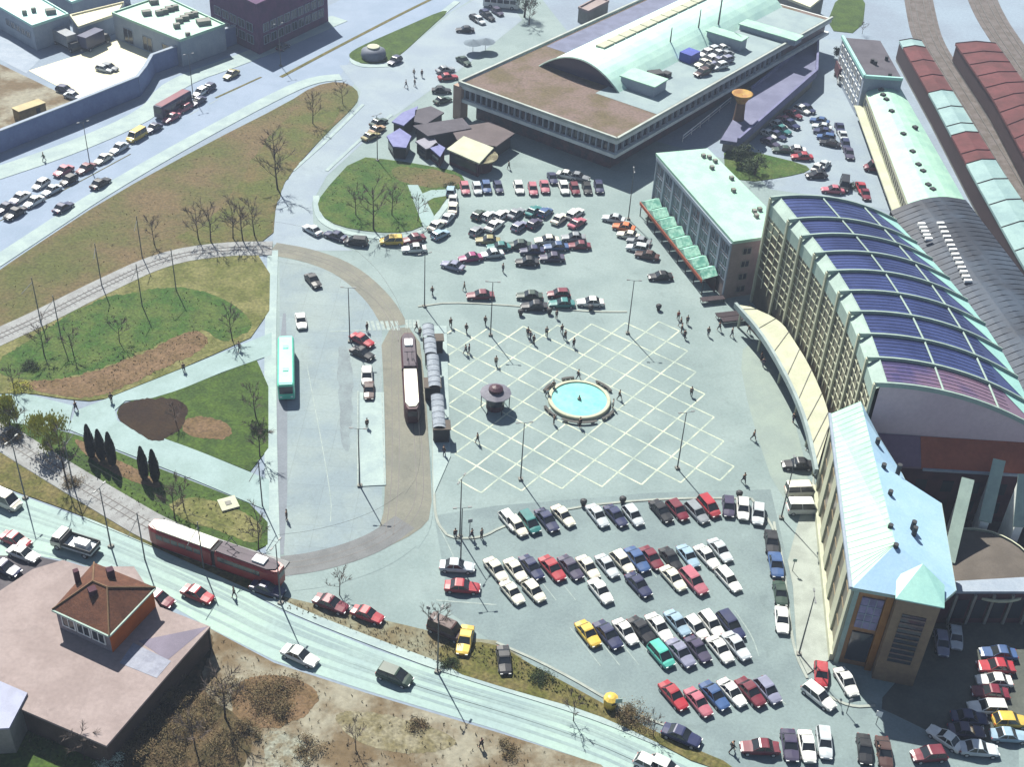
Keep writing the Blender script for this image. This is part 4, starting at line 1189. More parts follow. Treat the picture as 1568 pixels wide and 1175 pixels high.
# --- flat roofed building with the house on top, bottom left
fb = [(128, 868), (205, 868), (245, 930), (322, 960), (250, 1042), (163, 1143), (40, 1090), (0, 1072), (-70, 1050), (-70, 900), (0, 905), (50, 872), (96, 858)]
P_ = GP(fb, 4)
ftb = thing('flat_roofed_building', 'wide low building with mauve flat roof in the bottom left corner', 'building', (*P_[4], 0))
MB().prism([along(p, (-52, 98), .02) for p in P_], 0, 3.7).build('wall', mat('dark_brown_wall', (.07, .05, .04), .9, var=.15), ftb)
frf = MB().prism(P_, 3.7, 4.0, 0, True).build('roof', MAUVE, ftb)
MB().prism(GP([(204, 985), (262, 1013), (240, 1039), (183, 1016)], 4.02), 3.99, 4.03).build('roof_sheet', mat('pale_blue_sheet', A(182, 188, 206), .7, A(160, 166, 186), .8, .1, 3), frf)
MB().prism(GP([(212, 982), (318, 960), (256, 1012)], 4.02), 3.99, 4.02).build('lilac_sheet', mat('lilac_felt', A(160, 152, 172), .85, var=.08), frf)
MB().tube([(*G(319, 962, 3.7), 0), (*G(319, 962, 3.7), 3.7)], .15, 6).build('post', DARK, ftb)
sw = GP([(0, 1044), (42, 1062), (14, 1116), (-60, 1120), (-60, 1040)], 4.3)
swt = thing('lean_to', 'small lean-to with pale blue sheet roof at the left edge', 'shed', (*sw[0], 0))
MB().prism(sw, 0, 4.1).build('wall', CONC, swt)
MB().prism(sw, 4.1, 4.35, 0, True).build('roof', mat('pale_lilac_sheet', A(186, 194, 226), .6, var=.06), swt)
hz0, hz1 = 4.0, 7.2
hb = GP([(80, 934), (167, 974), (238, 900), (144, 862)], hz1)
hc_ = (sum(p[0] for p in hb) / 4, sum(p[1] for p in hb) / 4)
ho = thing('roof_house', 'small house with red brown hipped tile roof standing on the flat roof', 'house', (*hc_, 4.0))
hi = [along(p, hc_, .06) for p in hb]
MB().prism(hi, 4.02, hz1).build('wall', mat('dark_grey_render', (.22, .20, .22), .9, var=.1), ho)
u, L = unit(hi[1], hi[2]); n = (u[1], -u[0])
if n[0] < 0: n = (-n[0], -n[1])
b = MB(); bx3(b, hi[1], u, n, 0, L, .003, .06, 4.02, hz1 - .02); b.build('orange_wall', ORANGE, ho)
u1, L1 = unit(hi[0], hi[1]); n1 = (u1[1], -u1[0])
if n1[1] > 0: n1 = (-n1[0], -n1[1])
windows(ho, hi[0], u1, n1, L1, 3, 1, 1.7, 1.5, 5.0, 2.6, .6, WHITE)
mt_ = MB()
r0, r1 = along(along(hb[0], hb[3], .5), along(hb[1], hb[2], .5), .38), along(along(hb[0], hb[3], .5), along(hb[1], hb[2], .5), .62)
zr = hz1 + 2.3
mt_.add([(*hb[0], hz1), (*hb[1], hz1), (*hb[2], hz1), (*hb[3], hz1), (*r0, zr), (*r1, zr)], [(0, 1, 5, 4), (1, 2, 5), (2, 3, 4, 5), (3, 0, 4)])
tro = mt_.build('roof', TILE, ho)
rgm = MB()
for a_, b2 in ((0, 4), (1, 5), (2, 5), (3, 4)): rgm.tube([(*hb[a_], hz1 + .04), (*((r0 if b2 == 4 else r1)), zr + .04)], .12, 5)
rgm.tube([(*r0, zr + .04), (*r1, zr + .04)], .12, 5)
rgm.build('ridge_tiles', mat('dull_ridge_tiles', A(150, 120, 90), .9, var=.2), tro)
gu = MB()
for a_, b2 in ((0, 1), (1, 2)): gu.strip([hb[a_], hb[b2]], .3, hz1 + .02, hz1 - .2)
gu.build('gutter', MINTW, ho)
for px, s_ in (((143, 912), .9), ((170, 882), .8), ((118, 884), .6)):
    p = G(*px, hz1 + 1.2); MB().box((*p, hz1 + 1.2), (s_, s_, 2.2), .6).build('chimney', BRICK, tro)

# ------------------------------------------------------------------ vehicles
CARS = dict(hatchback=(3.9, 1.66, 1.42, .84, (-1.86, -1.40, .12, .86), .66), saloon=(4.35, 1.70, 1.40, .86, (-1.50, -.85, .10, .86), .68),
            estate=(4.4, 1.70, 1.45, .86, (-2.10, -1.80, .12, .90), .68), van=(4.7, 1.85, 2.0, 1.05, (-2.25, -2.15, .95, 1.60), .85), 
            minivan=(4.2, 1.75, 1.62, .92, (-2.0, -1.75, .35, 1.30), .74))
PROTO = {}
def make_car(ty):
    Ln, W, H, zb, (c0, r0, r1, c1), zn = CARS[ty]
    root = bpy.data.objects.new('parked_car', None)
    COL.objects.link(root)
    h = Ln / 2
    tail = zb if c0 > -h + .3 else zb - .02
    st = [(-h, .82, tail - .16, .36), (-h + .10, .94, tail - .03, .26), (c0 + .02, 1, zb, .24), (0, 1, zb, .24), (c1 - .05, 1, zb - .02, .24),
          (c1 + .25, .98, zb - .06, .25), (h - .35, .92, zn + .04, .26), (h - .08, .80, zn - .06, .3), (h, .68, zn - .2, .36)]
    if st[2][0] < st[1][0]: st[2] = (st[1][0] + .1, 1, zb, .24)
    b = MB()
    ring = []
    for x, fw, zt, z0_ in st:
        w_ = W / 2 * fw
        ring.append([(x, y, z) for y, z in ((-w_ * .9, z0_), (-w_, z0_ + .2), (-w_, zt - .14), (-w_ * .9, zt - .02), (0, zt + .02), (w_ * .9, zt - .02), (w_, zt - .14), (w_, z0_ + .2), (w_ * .9, z0_))])
    vs = [p for r_ in ring for p in r_]
    fs = []
    for i in range(len(ring) - 1):
        for k in range(9):
            k2 = (k + 1) % 9
            fs.append((i * 9 + k, i * 9 + k2, (i + 1) * 9 + k2, (i + 1) * 9 + k))
    fs += [tuple(range(9)), tuple(range((len(ring) - 1) * 9 + 8, (len(ring) - 1) * 9 - 1, -1))]
    b.add(vs, fs)
    wb, wt = W / 2 * .90, W / 2 * .74
    ro = [(r0 - .06, wt * .95), (r0 + .1, wt + .03), (r1 - .1, wt + .03), (r1 + .08, wt * .95)]
    rv = [(x, y, H - (.05 if i in (0, 3) else 0)) for i, (x, y) in enumerate(ro)]
    top = rv + [(x, -y, z) for x, y, z in rv[::-1]]
    o = len(b.v)
    b.v += top + [(x, y, z - .06) for x, y, z in top]
    b.f += [(7, 6, 5, 4, 3, 2, 1, 0)] and [tuple(o + i for i in (7, 6, 1, 0)), tuple(o + i for i in (6, 5, 2, 1)), tuple(o + i for i in (5, 4, 3, 2))]
    b.f += [(o + i, o + (i + 1) % 8, o + 8 + (i + 1) % 8, o + 8 + i) for i in range(8)]
    b.m = [0] * len(b.f)
    for s in (-1, 1):                                            # pillars
        for xa, xb in ((c0 + .03, r0), (c1 - .03, r1), ((c0 + c1) / 2 - .1, (r0 + r1) / 2 - .05)):
            b.tube([(xa, s * wb, zb - .02), (xb, s * (wt + .02), H - .05)], .05, 4)
    body = b.build('body', PAINT['white'], root)
    g = MB()
    B4 = [(c0, -wb, zb - .03), (c1, -wb, zb - .05), (c1, wb, zb - .05), (c0, wb, zb - .03)]
    T4 = [(r0, -wt, H - .06), (r1, -wt, H - .06), (r1, wt, H - .06), (r0, wt, H - .06)]
    g.add(B4 + T4, [(0, 1, 5, 4), (1, 2, 6, 5), (2, 3, 7, 6), (3, 0, 4, 7)])
    g.build('windows', CGL, root)
    for x in (-h + .72, h - .78):
        for s in (-1, 1):
            t = MB().tube([(x, s * (W / 2 - .17), .30), (x, s * (W / 2 + .015), .30)], .30, 10)
            wo = t.build('wheel', RUB, root)
            MB().tube([(x, s * (W / 2 + .016), .30), (x, s * (W / 2 + .03), .30)], .19, 8).build('rim', RIM, wo)
    for s in (-1, 1):
        MB().box((h - .07, s * W * .30, zn - .15), (.14, .3, .13)).build('headlight', LENS, root)
        MB().box((-h + .05, s * W * .36, zb - .22), (.12, .22, .16)).build('tail_light', REDL, root)
    PROTO[ty] = root
    return root
USED = set()
for ty in CARS: make_car(ty)

ORD = ['first', 'second', 'third', 'fourth', 'fifth', 'sixth', 'seventh', 'eighth', 'ninth', 'tenth', 'eleventh', 'twelfth']
TY = dict(h='hatchback', s='saloon', e='estate', v='van', m='minivan')
def put_car(px, py, col, ty, hv, label, group, z=0.0, cat='car'):
    ty = TY[ty]
    a, b = G3(px - hv[0] * 15, py - hv[1] * 15, z), G3(px + hv[0] * 15, py + hv[1] * 15, z)
    p = G3(px, py, z + .55)
    o = PROTO[ty]
    if ty in USED: o = copy_tree(o)
    USED.add(ty)
    o.name = 'parked_van' if ty == 'van' else 'parked_car'
    o.location = (p.x, p.y, z)
    o.rotation_euler = (0, 0, math.atan2(b.y - a.y, b.x - a.x) + R.uniform(-.05, .05))
    s = R.uniform(.97, 1.05)
    o.scale = (s * R.uniform(.97, 1.04), s * R.uniform(.97, 1.03), s * R.uniform(.95, 1.06))
    o['label'] = label
    o['category'] = 'van' if ty == 'van' else cat
    o['group'] = group
    paint([c for c in o.children if c.name.startswith('body')][0], PAINT[col])
    return o

def row(desc, hv, cars, vert=False, z=0.0, verb='parked in', endw=None):
    "one row of cars; labels by colour and kind, counted along the row where needed"
    key = (lambda c: c[1]) if vert else (lambda c: c[0])
    cars = sorted(cars, key=key)
    cnt, seen = {}, {}
    for c in cars: cnt[(c[2], c[3])] = cnt.get((c[2], c[3]), 0) + 1
    for c in cars:
        k = (c[2], c[3])
        nm = CNAME.get(c[2], c[2]) + ' ' + TY[c[3]]
        i = seen.get(k, 0)
        seen[k] = i + 1
        if cnt[k] == 1: lab = f'{nm} {verb} {desc}'
        else:
            side = endw or ('top' if vert else 'left')
            lab = f'{ORD[i]} {nm} from the {side} in {desc}'
        put_car(c[0], c[1], c[2], c[3], c[4] if len(c) > 4 else hv, lab, 'cars in ' + desc, z)

DG = (.65, .76)
row('top row of the lower car park', DG, [(780, 797, 'white', 'h'), (792, 806, 'cream', 'h'), (811, 801, 'teal', 'm'), (837.6, 797, 'navy', 's'), (862.5, 790, 'cream', 's'),
    (915, 790, 'silver', 's'), (943, 790, 'navy', 's'), (969.6, 790, 'silver', 'h'), (1012.7, 783, 'black', 's'), (1037.6, 781.5, 'maroon', 'h'), (1067.5, 785, 'grey', 'e'),
    (1085.7, 776.5, 'red', 'm'), (1115.6, 776.5, 'violet', 'h', (0, 1)), (1137.7, 780, 'white', 'h', (.05, 1)), (1161, 788, 'silver', 'h', (.03, 1))])
row('second row of the lower car park', DG, [(759.6, 872.7, 'cream', 's'), (789.5, 872.7, 'cream', 's'), (814.3, 869.4, 'navy', 's'), (845.9, 871, 'red', 's'), (874, 869.4, 'violet', 's'),
    (900.6, 869.4, 'cream', 's'), (929.8, 867, 'silver', 's'), (953, 861, 'cream', 'h'), (976, 857.8, 'blue', 's'), (997.8, 854.5, 'maroon', 's'), (1027.7, 856, 'black', 's'),
    (1054, 852, 'lightblue', 's'), (1082.4, 852.8, 'white', 's'), (1103, 843, 'silver', 's')])
row('third row of the lower car park', DG, [(784.5, 907.6, 'cream', 's'), (817.7, 906, 'cream', 'h'), (919.8, 906, 'white', 's'), (977.9, 896, 'navy', 's'), (1031, 886, 'cream', 's'),
    (1062.5, 891, 'pink', 'e'), (1115.6, 887.7, 'white', 'e')])
row('fourth row of the lower car park', DG, [(900.6, 971.3, 'yellow', 's'), (931.3, 973, 'navy', 's'), (957.9, 968, 'white', 's'), (982.8, 966, 'black', 's'), (1009.3, 961.4, 'white', 's'),
    (1037.5, 955, 'lightblue', 's'), (1065.7, 961.4, 'white', 'h'), (1089.5, 956.5, 'white', 'e'), (1119.4, 958, 'navy', 'e')])
row('fifth row of the lower car park', DG, [(1012.6, 1004, 'turquoise', 'm'), (1042.5, 1001, 'lilac', 's'), (1069, 995, 'violet', 's'), (1102.8, 995, 'white', 's'), (1127.7, 990, 'silver', 's')])
row('bottom row of the lower car park', DG, [(1031.5, 1066, 'red', 's'), (1069.6, 1076, 'pink', 's'), (1094.5, 1066, 'blue', 's'), (1121, 1061, 'white', 's'), (1149.3, 1061, 'maroon', 's'), (1175.8, 1058, 'lilac', 'h')])
row('the file along the right kerb of the lower car park', (.12, 1), [(1181.7, 831, 'black', 's'), (1188.3, 866, 'blue', 's'), (1195, 909, 'darkgreen', 's'), (1197.4, 950, 'white', 's')], True)
row('front of the near station wing', (0, 1), [(1228, 752, 'cream', 'v', (1, 0)), (1231, 779, 'white', 'v', (1, .03)), (1221, 712, 'black', 's', (-1, 0)), (1257.7, 1033, 'red', 'h', (.05, 1)), (1254, 1067, 'white', 'e', (.75, .6)), (1296, 1045, 'white', 's', (.5, .85))], True)
row('the row at the bottom edge of the square', (.15, 1), [(1163, 1146, 'maroon', 's', (-1, 0)), (1209.6, 1142, 'violet', 's'), (1236, 1144, 'white', 's'), (1262.7, 1138, 'silver', 'e'), (1324, 1148, 'black', 's'), (1354, 1153, 'brown', 's'), (1044, 1127, 'navy', 's', (.93, .35)), (996, 1172, 'white', 'h', (.9, .4)), (1020, 1176, 'white', 'h', (.9, .4))])
row('the yard right of the near station wing', (1, .06), [(1442, 986, 'lilac', 'h', (.2, 1)), (1463, 977, 'silver', 'h', (.2, 1)), (1528.6, 1001, 'blue', 's', (-1, -.06)), (1524.4, 1021.8, 'red', 's', (-1, -.06)), (1522.3, 1042.6, 'white', 's', (-1, -.06)),
    (1516, 1061, 'maroon', 's', (-1, -.06)), (1512, 1084, 'white', 'e', (-1, -.06)), (1484.8, 1100, 'navy', 's'), (1480, 1120, 'violet', 's'), (1447, 1131, 'white', 's', (-.8, -.5)), (1422, 1157, 'maroon', 'h', (-1, .05)),
    (1547, 1105, 'yellow', 'h'), (1545, 1127, 'lightblue', 's'), (1499, 1148, 'silver', 's')], True)
row('the file by the tram crossing', (1, .05), [(700, 868, 'silver', 's', (1, .04)), (708, 899, 'red', 's', (1, .1))], True)
row('the dusty verge above the street', (.9, .4), [(507, 925, 'maroon', 's', (.9, .35)), (563, 942, 'red', 's', (.92, .3)), (712, 981, 'yellow', 's', (-.15, 1)), (772, 1011, 'black', 's', (.1, 1)), (684, 966, 'brown', 'v', (.9, .4)), (410, 902, 'navy', 's', (.92, .3))])
row('the pale street', (.92, .38), [(459.5, 1005, 'white', 's'), (604.5, 1036, 'darkgreen', 'm'), (303, 911, 'red', 's'), (24, 827, 'red', 's'), (36, 848, 'white', 's'), (8, 768, 'cream', 'v'), (8, 870, 'navy', 's'), (244, 917, 'maroon', 'h')], verb='on')
row('the curve below the kiosk lawn', (-.85, -.4), [(478, 352, 'silver', 's', (-.8, -.48)), (513, 361, 'navy', 's', (-.9, -.3)), (545, 370, 'black', 'm', (-1, -.1)), (599.5, 369, 'yellow', 'm', (-1, .05)), (633, 366, 'maroon', 's', (-.95, .2)), (634, 381, 'white', 's', (-1, .02)), (674.5, 358.7, 'lightblue', 'h', (.85, -.4)),
    (669, 345, 'cream', 's', (.8, -.6)), (686, 333, 'silver', 's', (.7, -.7)), (693.6, 318, 'cream', 's', (.2, -1)), (693.6, 305, 'white', 's', (.1, -1)), (690, 292, 'lightblue', 'h', (.1, -1))])
row('the bus lanes', (.6, .7), [(479.5, 430, 'black', 's'), (461, 491.5, 'white', 's', (.15, 1)), (554.5, 521, 'red', 's', (.85, .4)), (555, 541, 'black', 's', (.85, .35)), (562, 576, 'white', 'h', (.05, 1)), (565, 598, 'brown', 's', (.05, 1))], verb='on', endw='left')
row('top row of the upper car park', (.3, 1), [(712, 288.5, 'pink', 'h'), (730.6, 288.5, 'silver', 'h'), (744.7, 287, 'blue', 'h'), (763, 287, 'navy', 'h'), (794.4, 287, 'white', 'h'), (816, 290, 'pink', 'h'), (834, 286, 'pink', 's'), (863.6, 288, 'white', 'h'),
    (880, 289, 'maroon', 'h'), (899, 288.5, 'black', 'h'), (917, 287, 'navy', 'h'), (846, 273, 'navy', 's'), (869, 268, 'white', 's', (1, .2)), (886, 271, 'grey', 's', (1, .2))])
UR = (.8, -.55)
row('second row of the upper car park', UR, [(734.4, 329, 'darkgreen', 'h'), (749.8, 330.6, 'silver', 'h'), (769, 329, 'white', 'h'), (790.6, 326.8, 'grey', 's'), (817.4, 323, 'teal', 's'), (835, 325, 'blue', 'h'), (857, 335, 'cream', 's'), (881, 327, 'white', 'e')])
row('third row of the upper car park', UR, [(730.6, 353.6, 'grey', 'h'), (757.4, 345.5, 'white', 's'), (795.7, 346, 'lilac', 'h'), (818.7, 342, 'violet', 'h'), (884, 341, 'pink', 's')])
HZ = (-1, 0)
row('the crowded middle of the upper car park', HZ, [(746.8, 368, 'olive', 's'), (764, 378, 'teal', 's'), (753, 389, 'silver', 's', (-1, .1)), (720, 395, 'magenta', 's', (-1, .12)), (693, 407, 'lilac', 's', (-1, -.3)), (794, 375.7, 'darkgreen', 's'), (814.4, 384, 'navy', 's'), (807, 401, 'black', 's'),
    (837.4, 368, 'cream', 's'), (851.5, 378, 'blue', 's'), (845, 395, 'violet', 's'), (878, 364, 'grey', 's'), (887, 376, 'maroon', 's')])
row('the front row before the painted square', HZ, [(735.3, 452.3, 'maroon', 's'), (810.6, 453, 'darkgreen', 's'), (818, 469, 'black', 's'), (855.3, 450, 'maroon', 'h'), (860.4, 465, 'teal', 's'), (903.8, 463, 'white', 's')])
row('the column beside the green canopy', (-1, -.2), [(939.5, 335, 'silver', 's'), (955, 348, 'orange', 's'), (962, 360, 'cream', 's'), (978, 369, 'grey', 's'), (976, 380, 'silver', 'h'), (990.6, 391, 'brown', 's'), (1011, 423, 'black', 's', (-1, .05))])
row('the file under the ramp', (.9, .4), [(1237, 167, 'navy', 'h'), (1228, 168, 'white', 'h'), (1215, 175, 'maroon', 's'), (1203, 184, 'pink', 's'), (1211, 190, 'navy', 's'), (1191, 191, 'white', 's'), (1198, 199, 'teal', 's'), (1177, 205, 'white', 's'), (1190, 207, 'navy', 's'), (1180, 218, 'violet', 's')])
row('the edge of the back lawn', (-1, -.05), [(1199, 229.5, 'darkgreen', 's'), (1217, 229, 'white', 's'), (1228, 240, 'red', 's'), (1252, 256, 'white', 's', (.7, -.7)), (1262, 252, 'silver', 's', (.7, -.7)), (1250, 268, 'black', 's', (-1, .05)), (1275, 291, 'pink', 's'), (1293, 284, 'black', 'v', (0, 1)), (1319, 288, 'red', 's', (.4, .9)), (1325, 297, 'maroon', 's', (.4, .9)), (1341, 257, 'maroon', 'v'), (1361, 296, 'black', 's', (.4, .9))])
row('the middle rows of the rear yard', (-1, -.2), [(1255, 185, 'blue', 's'), (1258.7, 194, 'silver', 's'), (1261, 201.5, 'navy', 's'), (1265, 210, 'blue', 'h'), (1271, 219, 'black', 's')], True)
row('the right hand file of the rear yard', (.4, 1), [(1286, 196, 'navy', 's'), (1291, 208, 'silver', 's'), (1295, 221, 'navy', 'h'), (1300, 235, 'violet', 's')], True)
row('the roof deck left rows', (-1, .3), [(1090.6, 76, 'silver', 'h'), (1081, 81, 'white', 'h'), (1087, 91, 'white', 's'), (1076.6, 97, 'cream', 's'), (1084, 103, 'black', 's'), (1075, 111, 'brown', 'h')], True, 8.06)
row('the roof deck right rows', (-1, .3), [(1105, 74, 'white', 's'), (1098, 83, 'silver', 's'), (1111, 83, 'grey', 's'), (1098, 93, 'lilac', 's'), (1111, 92, 'lilac', 'h'), (1102, 101, 'silver', 'h')], True, 8.06)
BV = (-.87, .5)
row('the outer queue on the boulevard', BV, [(8, 318, 'navy', 's'), (30, 303, 'white', 's'), (62.6, 282, 'white', 'h'), (97, 262, 'pink', 's'), (131, 258, 'maroon', 's'), (158, 243, 'cream', 's'), (182.4, 227, 'silver', 's'), (209, 208.7, 'yellow', 'v'), (235, 196, 'navy', 's'), (262, 180, 'pink', 's'), (281, 166, 'pink', 'h'), (303, 155, 'navy', 's'), (307, 141, 'white', 'h'), (319, 135, 'navy', 'h'), (354, 114, 'olive', 's')], verb='in')
row('the inner queue on the boulevard', BV, [(22, 327, 'black', 's'), (51.7, 309, 'white', 's'), (79, 291, 'silver', 's'), (105, 276, 'black', 'h')], verb='in')
row('the empty side of the boulevard', (.87, -.5), [(97, 317.5, 'navy', 's'), (154, 280.7, 'black', 's'), (434, 71, 'navy', 'h')], verb='driving on')
row('the road past the traffic island', (.8, .5), [(604.5, 93, 'navy', 'h', (-.8, .5)), (712, 45, 'black', 's', (-1, 0)), (728, 28, 'black', 'h'), (734, 31, 'silver', 'h'), (744, 21, 'navy', 'h'), (748, 25, 'black', 's'), (762, 18, 'violet', 'h'), (710, 93, 'darkgreen', 's'), (686, 118, 'red', 's', (1, -.1)), (682, 107, 'grey', 's', (1, -.2)), (676, 138, 'black', 's', (1, .03)), (678, 153, 'darkgreen', 's', (1, -.3))])
row('the kerb in front of the lilac kiosks', (.9, -.4), [(580, 187, 'darkgreen', 's'), (578, 198, 'tan', 's'), (568, 208, 'olive', 's')])
row('the cream depot yard', (.9, .2), [(160, 105, 'silver', 'h'), (168, 103, 'grey', 'h'), (100, 137, 'navy', 'h'), (113, 147, 'silver', 's'), (721, 246, 'darkgreen', 'h')][:4])
for ty in CARS:
    assert ty in USED, ty

# lorries, bus, trams
def wheels(root, xs, W, r=.45):
    for x in xs:
        for s in (-1, 1):
            wo = MB().tube([(x, s * (W / 2 - .3), r), (x, s * (W / 2 + .01), r)], r, 12).build('wheel', RUB, root)
            MB().tube([(x, s * (W / 2 + .012), r), (x, s * (W / 2 + .03), r)], r * .6, 8).build('rim', RIM, wo)
def place(o, px, py, hv, z=0, zc=.8):
    a, b = G3(px - hv[0] * 15, py - hv[1] * 15, z), G3(px + hv[0] * 15, py + hv[1] * 15, z)
    p = G3(px, py, zc)
    o.location = (p.x, p.y, z)
    o.rotation_euler = (0, 0, math.atan2(b.y - a.y, b.x - a.x))
    return o
def lorry(name, label, px, py, hv, cab, load, Ln=6.0, W=2.2, H=2.6, flat=False, cat='lorry'):
    t = thing(name, label, cat)
    h = Ln / 2
    c = MB()
    c.add([(h - 1.5, -W / 2, .5), (h, -W / 2, .5), (h, W / 2, .5), (h - 1.5, W / 2, .5), (h - 1.5, -W / 2, 1.4), (h, -W / 2, 1.3), (h, W / 2, 1.3), (h - 1.5, W / 2, 1.4),
           (h - 1.45, -W * .45, 2.2), (h - .45, -W * .45, 2.2), (h - .45, W * .45, 2.2), (h - 1.45, W * .45, 2.2)],
          [(3, 2, 1, 0), (0, 1, 5, 4), (1, 2, 6, 5), (2, 3, 7, 6), (3, 0, 4, 7), (8, 9, 10, 11), (7, 4, 8, 11)])
    c.build('cab', cab, t)
    g = MB()
    g.add([(h - 1.5, -W / 2, 1.4), (h, -W / 2, 1.3), (h, W / 2, 1.3), (h - 1.5, W / 2, 1.4), (h - 1.45, -W * .45, 2.2), (h - .45, -W * .45, 2.2), (h - .45, W * .45, 2.2), (h - 1.45, W * .45, 2.2)],
          [(0, 1, 5, 4), (1, 2, 6, 5), (2, 3, 7, 6)])
    g.build('windows', CGL, t)
    MB().box((-.8, 0, .62), (Ln - 1.4, W * .7, .25)).build('chassis', DARK, t)
    if flat:
        MB().box((-.85, 0, .95), (Ln - 1.7, W, .3)).build('load_bed', load, t)
        f = MB()
        for s in (-1, 1): f.box((-.85, s * (W / 2 - .04), 1.35), (Ln - 1.7, .08, .5))
        f.box((-h + .04, 0, 1.35), (.08, W, .5)).box((h - 1.75, 0, 1.6), (.1, W, 1.0))
        f.build('side_boards', DARK, t)
        MB().box((-1.2, .1, 1.5), (1.8, 1.1, .8)).build('cargo', WHITE, t)
    else:
        MB().box((-.82, 0, .8 + H / 2 - .1), (Ln - 1.75, W, H - .6)).build('load_box', load, t)
    wheels(t, (-h + 1.0, h - .9), W, .42)
    place(t, px, py, hv)
    return t
lorry('flatbed_lorry', 'pale flatbed lorry with white cargo driving on the pale street above the tiled house', 116, 834, (-.95, -.3), PAINT['cream'], PAINT['silver'], 6.0, 2.3, flat=True)
lorry('dark_lorry', 'dark lorry parked at the left edge of the cream depot yard', 103, 67, (.85, .45), DARK, PAINT['grey'], 8.0, 2.5, 3.2)
lorry('dark_lorry', 'second dark lorry parked against the annex in the cream depot yard', 145, 66, (.85, -.4), DARK, PAINT['navy'], 7.5, 2.5, 3.2)
lorry('box_lorry', 'maroon box lorry beside the slate roofed head house', 1288, 118, (.4, 1), PAINT['white'], BRICK, 6.5, 2.3, 3.0)
t = thing('site_container', 'ochre yellow site container standing on the dirt left of the depot yard', 'container')
MB().box((0, 0, 1.3), (6, 2.4, 2.4)).build('walls', mat('ochre_sheet', A(190, 160, 96), .7, A(160, 130, 80), 1, .12, 3), t)
MB().box((0, 0, 2.56), (6.2, 2.6, .12)).build('roof', mat('pale_ochre_sheet', A(236, 216, 160), .7, var=.08), t)
MB().box((1.2, -1.215, 1.1), (.9, .04, 1.9)).build('door', DARK, t)
place(t, 46, 172, (.92, -.32), zc=1)

bus = thing('city_bus', 'mint green city bus driving down the left lane beside the lawns', 'bus')
BG = mat('mint_bus_paint', (.10, .52, .38), .35, var=.03, spec=.5)
BR = mat('pale_mint_bus_roof', (.20, .74, .56), .4, var=.04, spec=.4)
def busbody(mb, L, W, z0_, z1_, ch=.35):
    prof = [(-W / 2, z0_), (-W / 2, z1_ - ch), (-W / 2 + ch * .7, z1_), (W / 2 - ch * .7, z1_), (W / 2, z1_ - ch), (W / 2, z0_)]
    xs = [(-L / 2, .94), (-L / 2 + .25, 1), (L / 2 - .4, 1), (L / 2, .92)]
    vs = [(x, y * f, z) for x, f in xs for y, z in prof]
    fs = [(i * 6 + k, i * 6 + (k + 1) % 6, (i + 1) * 6 + (k + 1) % 6, (i + 1) * 6 + k) for i in range(3) for k in range(6)]
    fs += [(0, 1, 2, 3, 4, 5)[::1], tuple(18 + k for k in range(5, -1, -1))]
    return mb.add(vs, fs)
busbody(MB(), 12.4, 2.5, .35, 3.1).build('body', BG, bus)
MB().box((0, 0, 3.12), (11.6, 1.95, .06)).build('roof', BR, bus)
for x in (-3.2, 2.6): MB().box((x, 0, 3.2), (.8, .8, .12)).build('roof_hatch', BG, bus)
for s in (-1, 1):
    for k in range(7): MB().box((-5.0 + k * 1.6, s * 1.252, 2.05), (1.4, .04, .95)).build('window', WGL, bus)
MB().box((6.2, 0, 2.0), (.06, 2.0, 1.3)).build('windscreen', WGL, bus)
MB().box((-6.2, 0, 2.2), (.06, 1.9, .8)).build('rear_window', WGL, bus)
wheels(bus, (-3.6, 3.9), 2.5, .48)
for s in (-1, 1): MB().box((6.2, s * .8, .8), (.08, .35, .2)).build('headlight', LENS, bus)
place(bus, 438, 560, (0, 1), zc=2.0)
nb = thing('coach', 'dark maroon coach standing in the bay beside the outer queue on the boulevard', 'coach')
busbody(MB(), 9.5, 2.4, .4, 3.0).build('body', PAINT['violet'], nb)
MB().box((0, 0, 3.02), (8.8, 1.8, .06)).build('roof', PAINT['maroon'], nb)
for s in (-1, 1):
    for k in range(5): MB().box((-3.6 + k * 1.7, s * 1.202, 2.0), (1.45, .04, .9)).build('window', WGL, nb)
MB().box((-4.75, 0, 2.0), (.06, 1.8, .9)).box((4.75, 0, 2.0), (.06, 1.8, 1.1)).build('windscreen', WGL, nb)
wheels(nb, (-2.8, 3.0), 2.4, .46)
place(nb, 265, 160, (-.87, .5), zc=1.5)
wb_ = thing('coach', 'white coach at the top edge beyond the parked black cars', 'coach')
busbody(MB(), 9.0, 2.4, .4, 2.9).build('body', PAINT['white'], wb_)
for s in (-1, 1):
    for k in range(5): MB().box((-3.4 + k * 1.6, s * 1.202, 1.95), (1.35, .04, .9)).build('window', WGL, wb_)
wheels(wb_, (-2.6, 2.8), 2.4, .46)
place(wb_, 768, 2, (1, .1), zc=1.5)

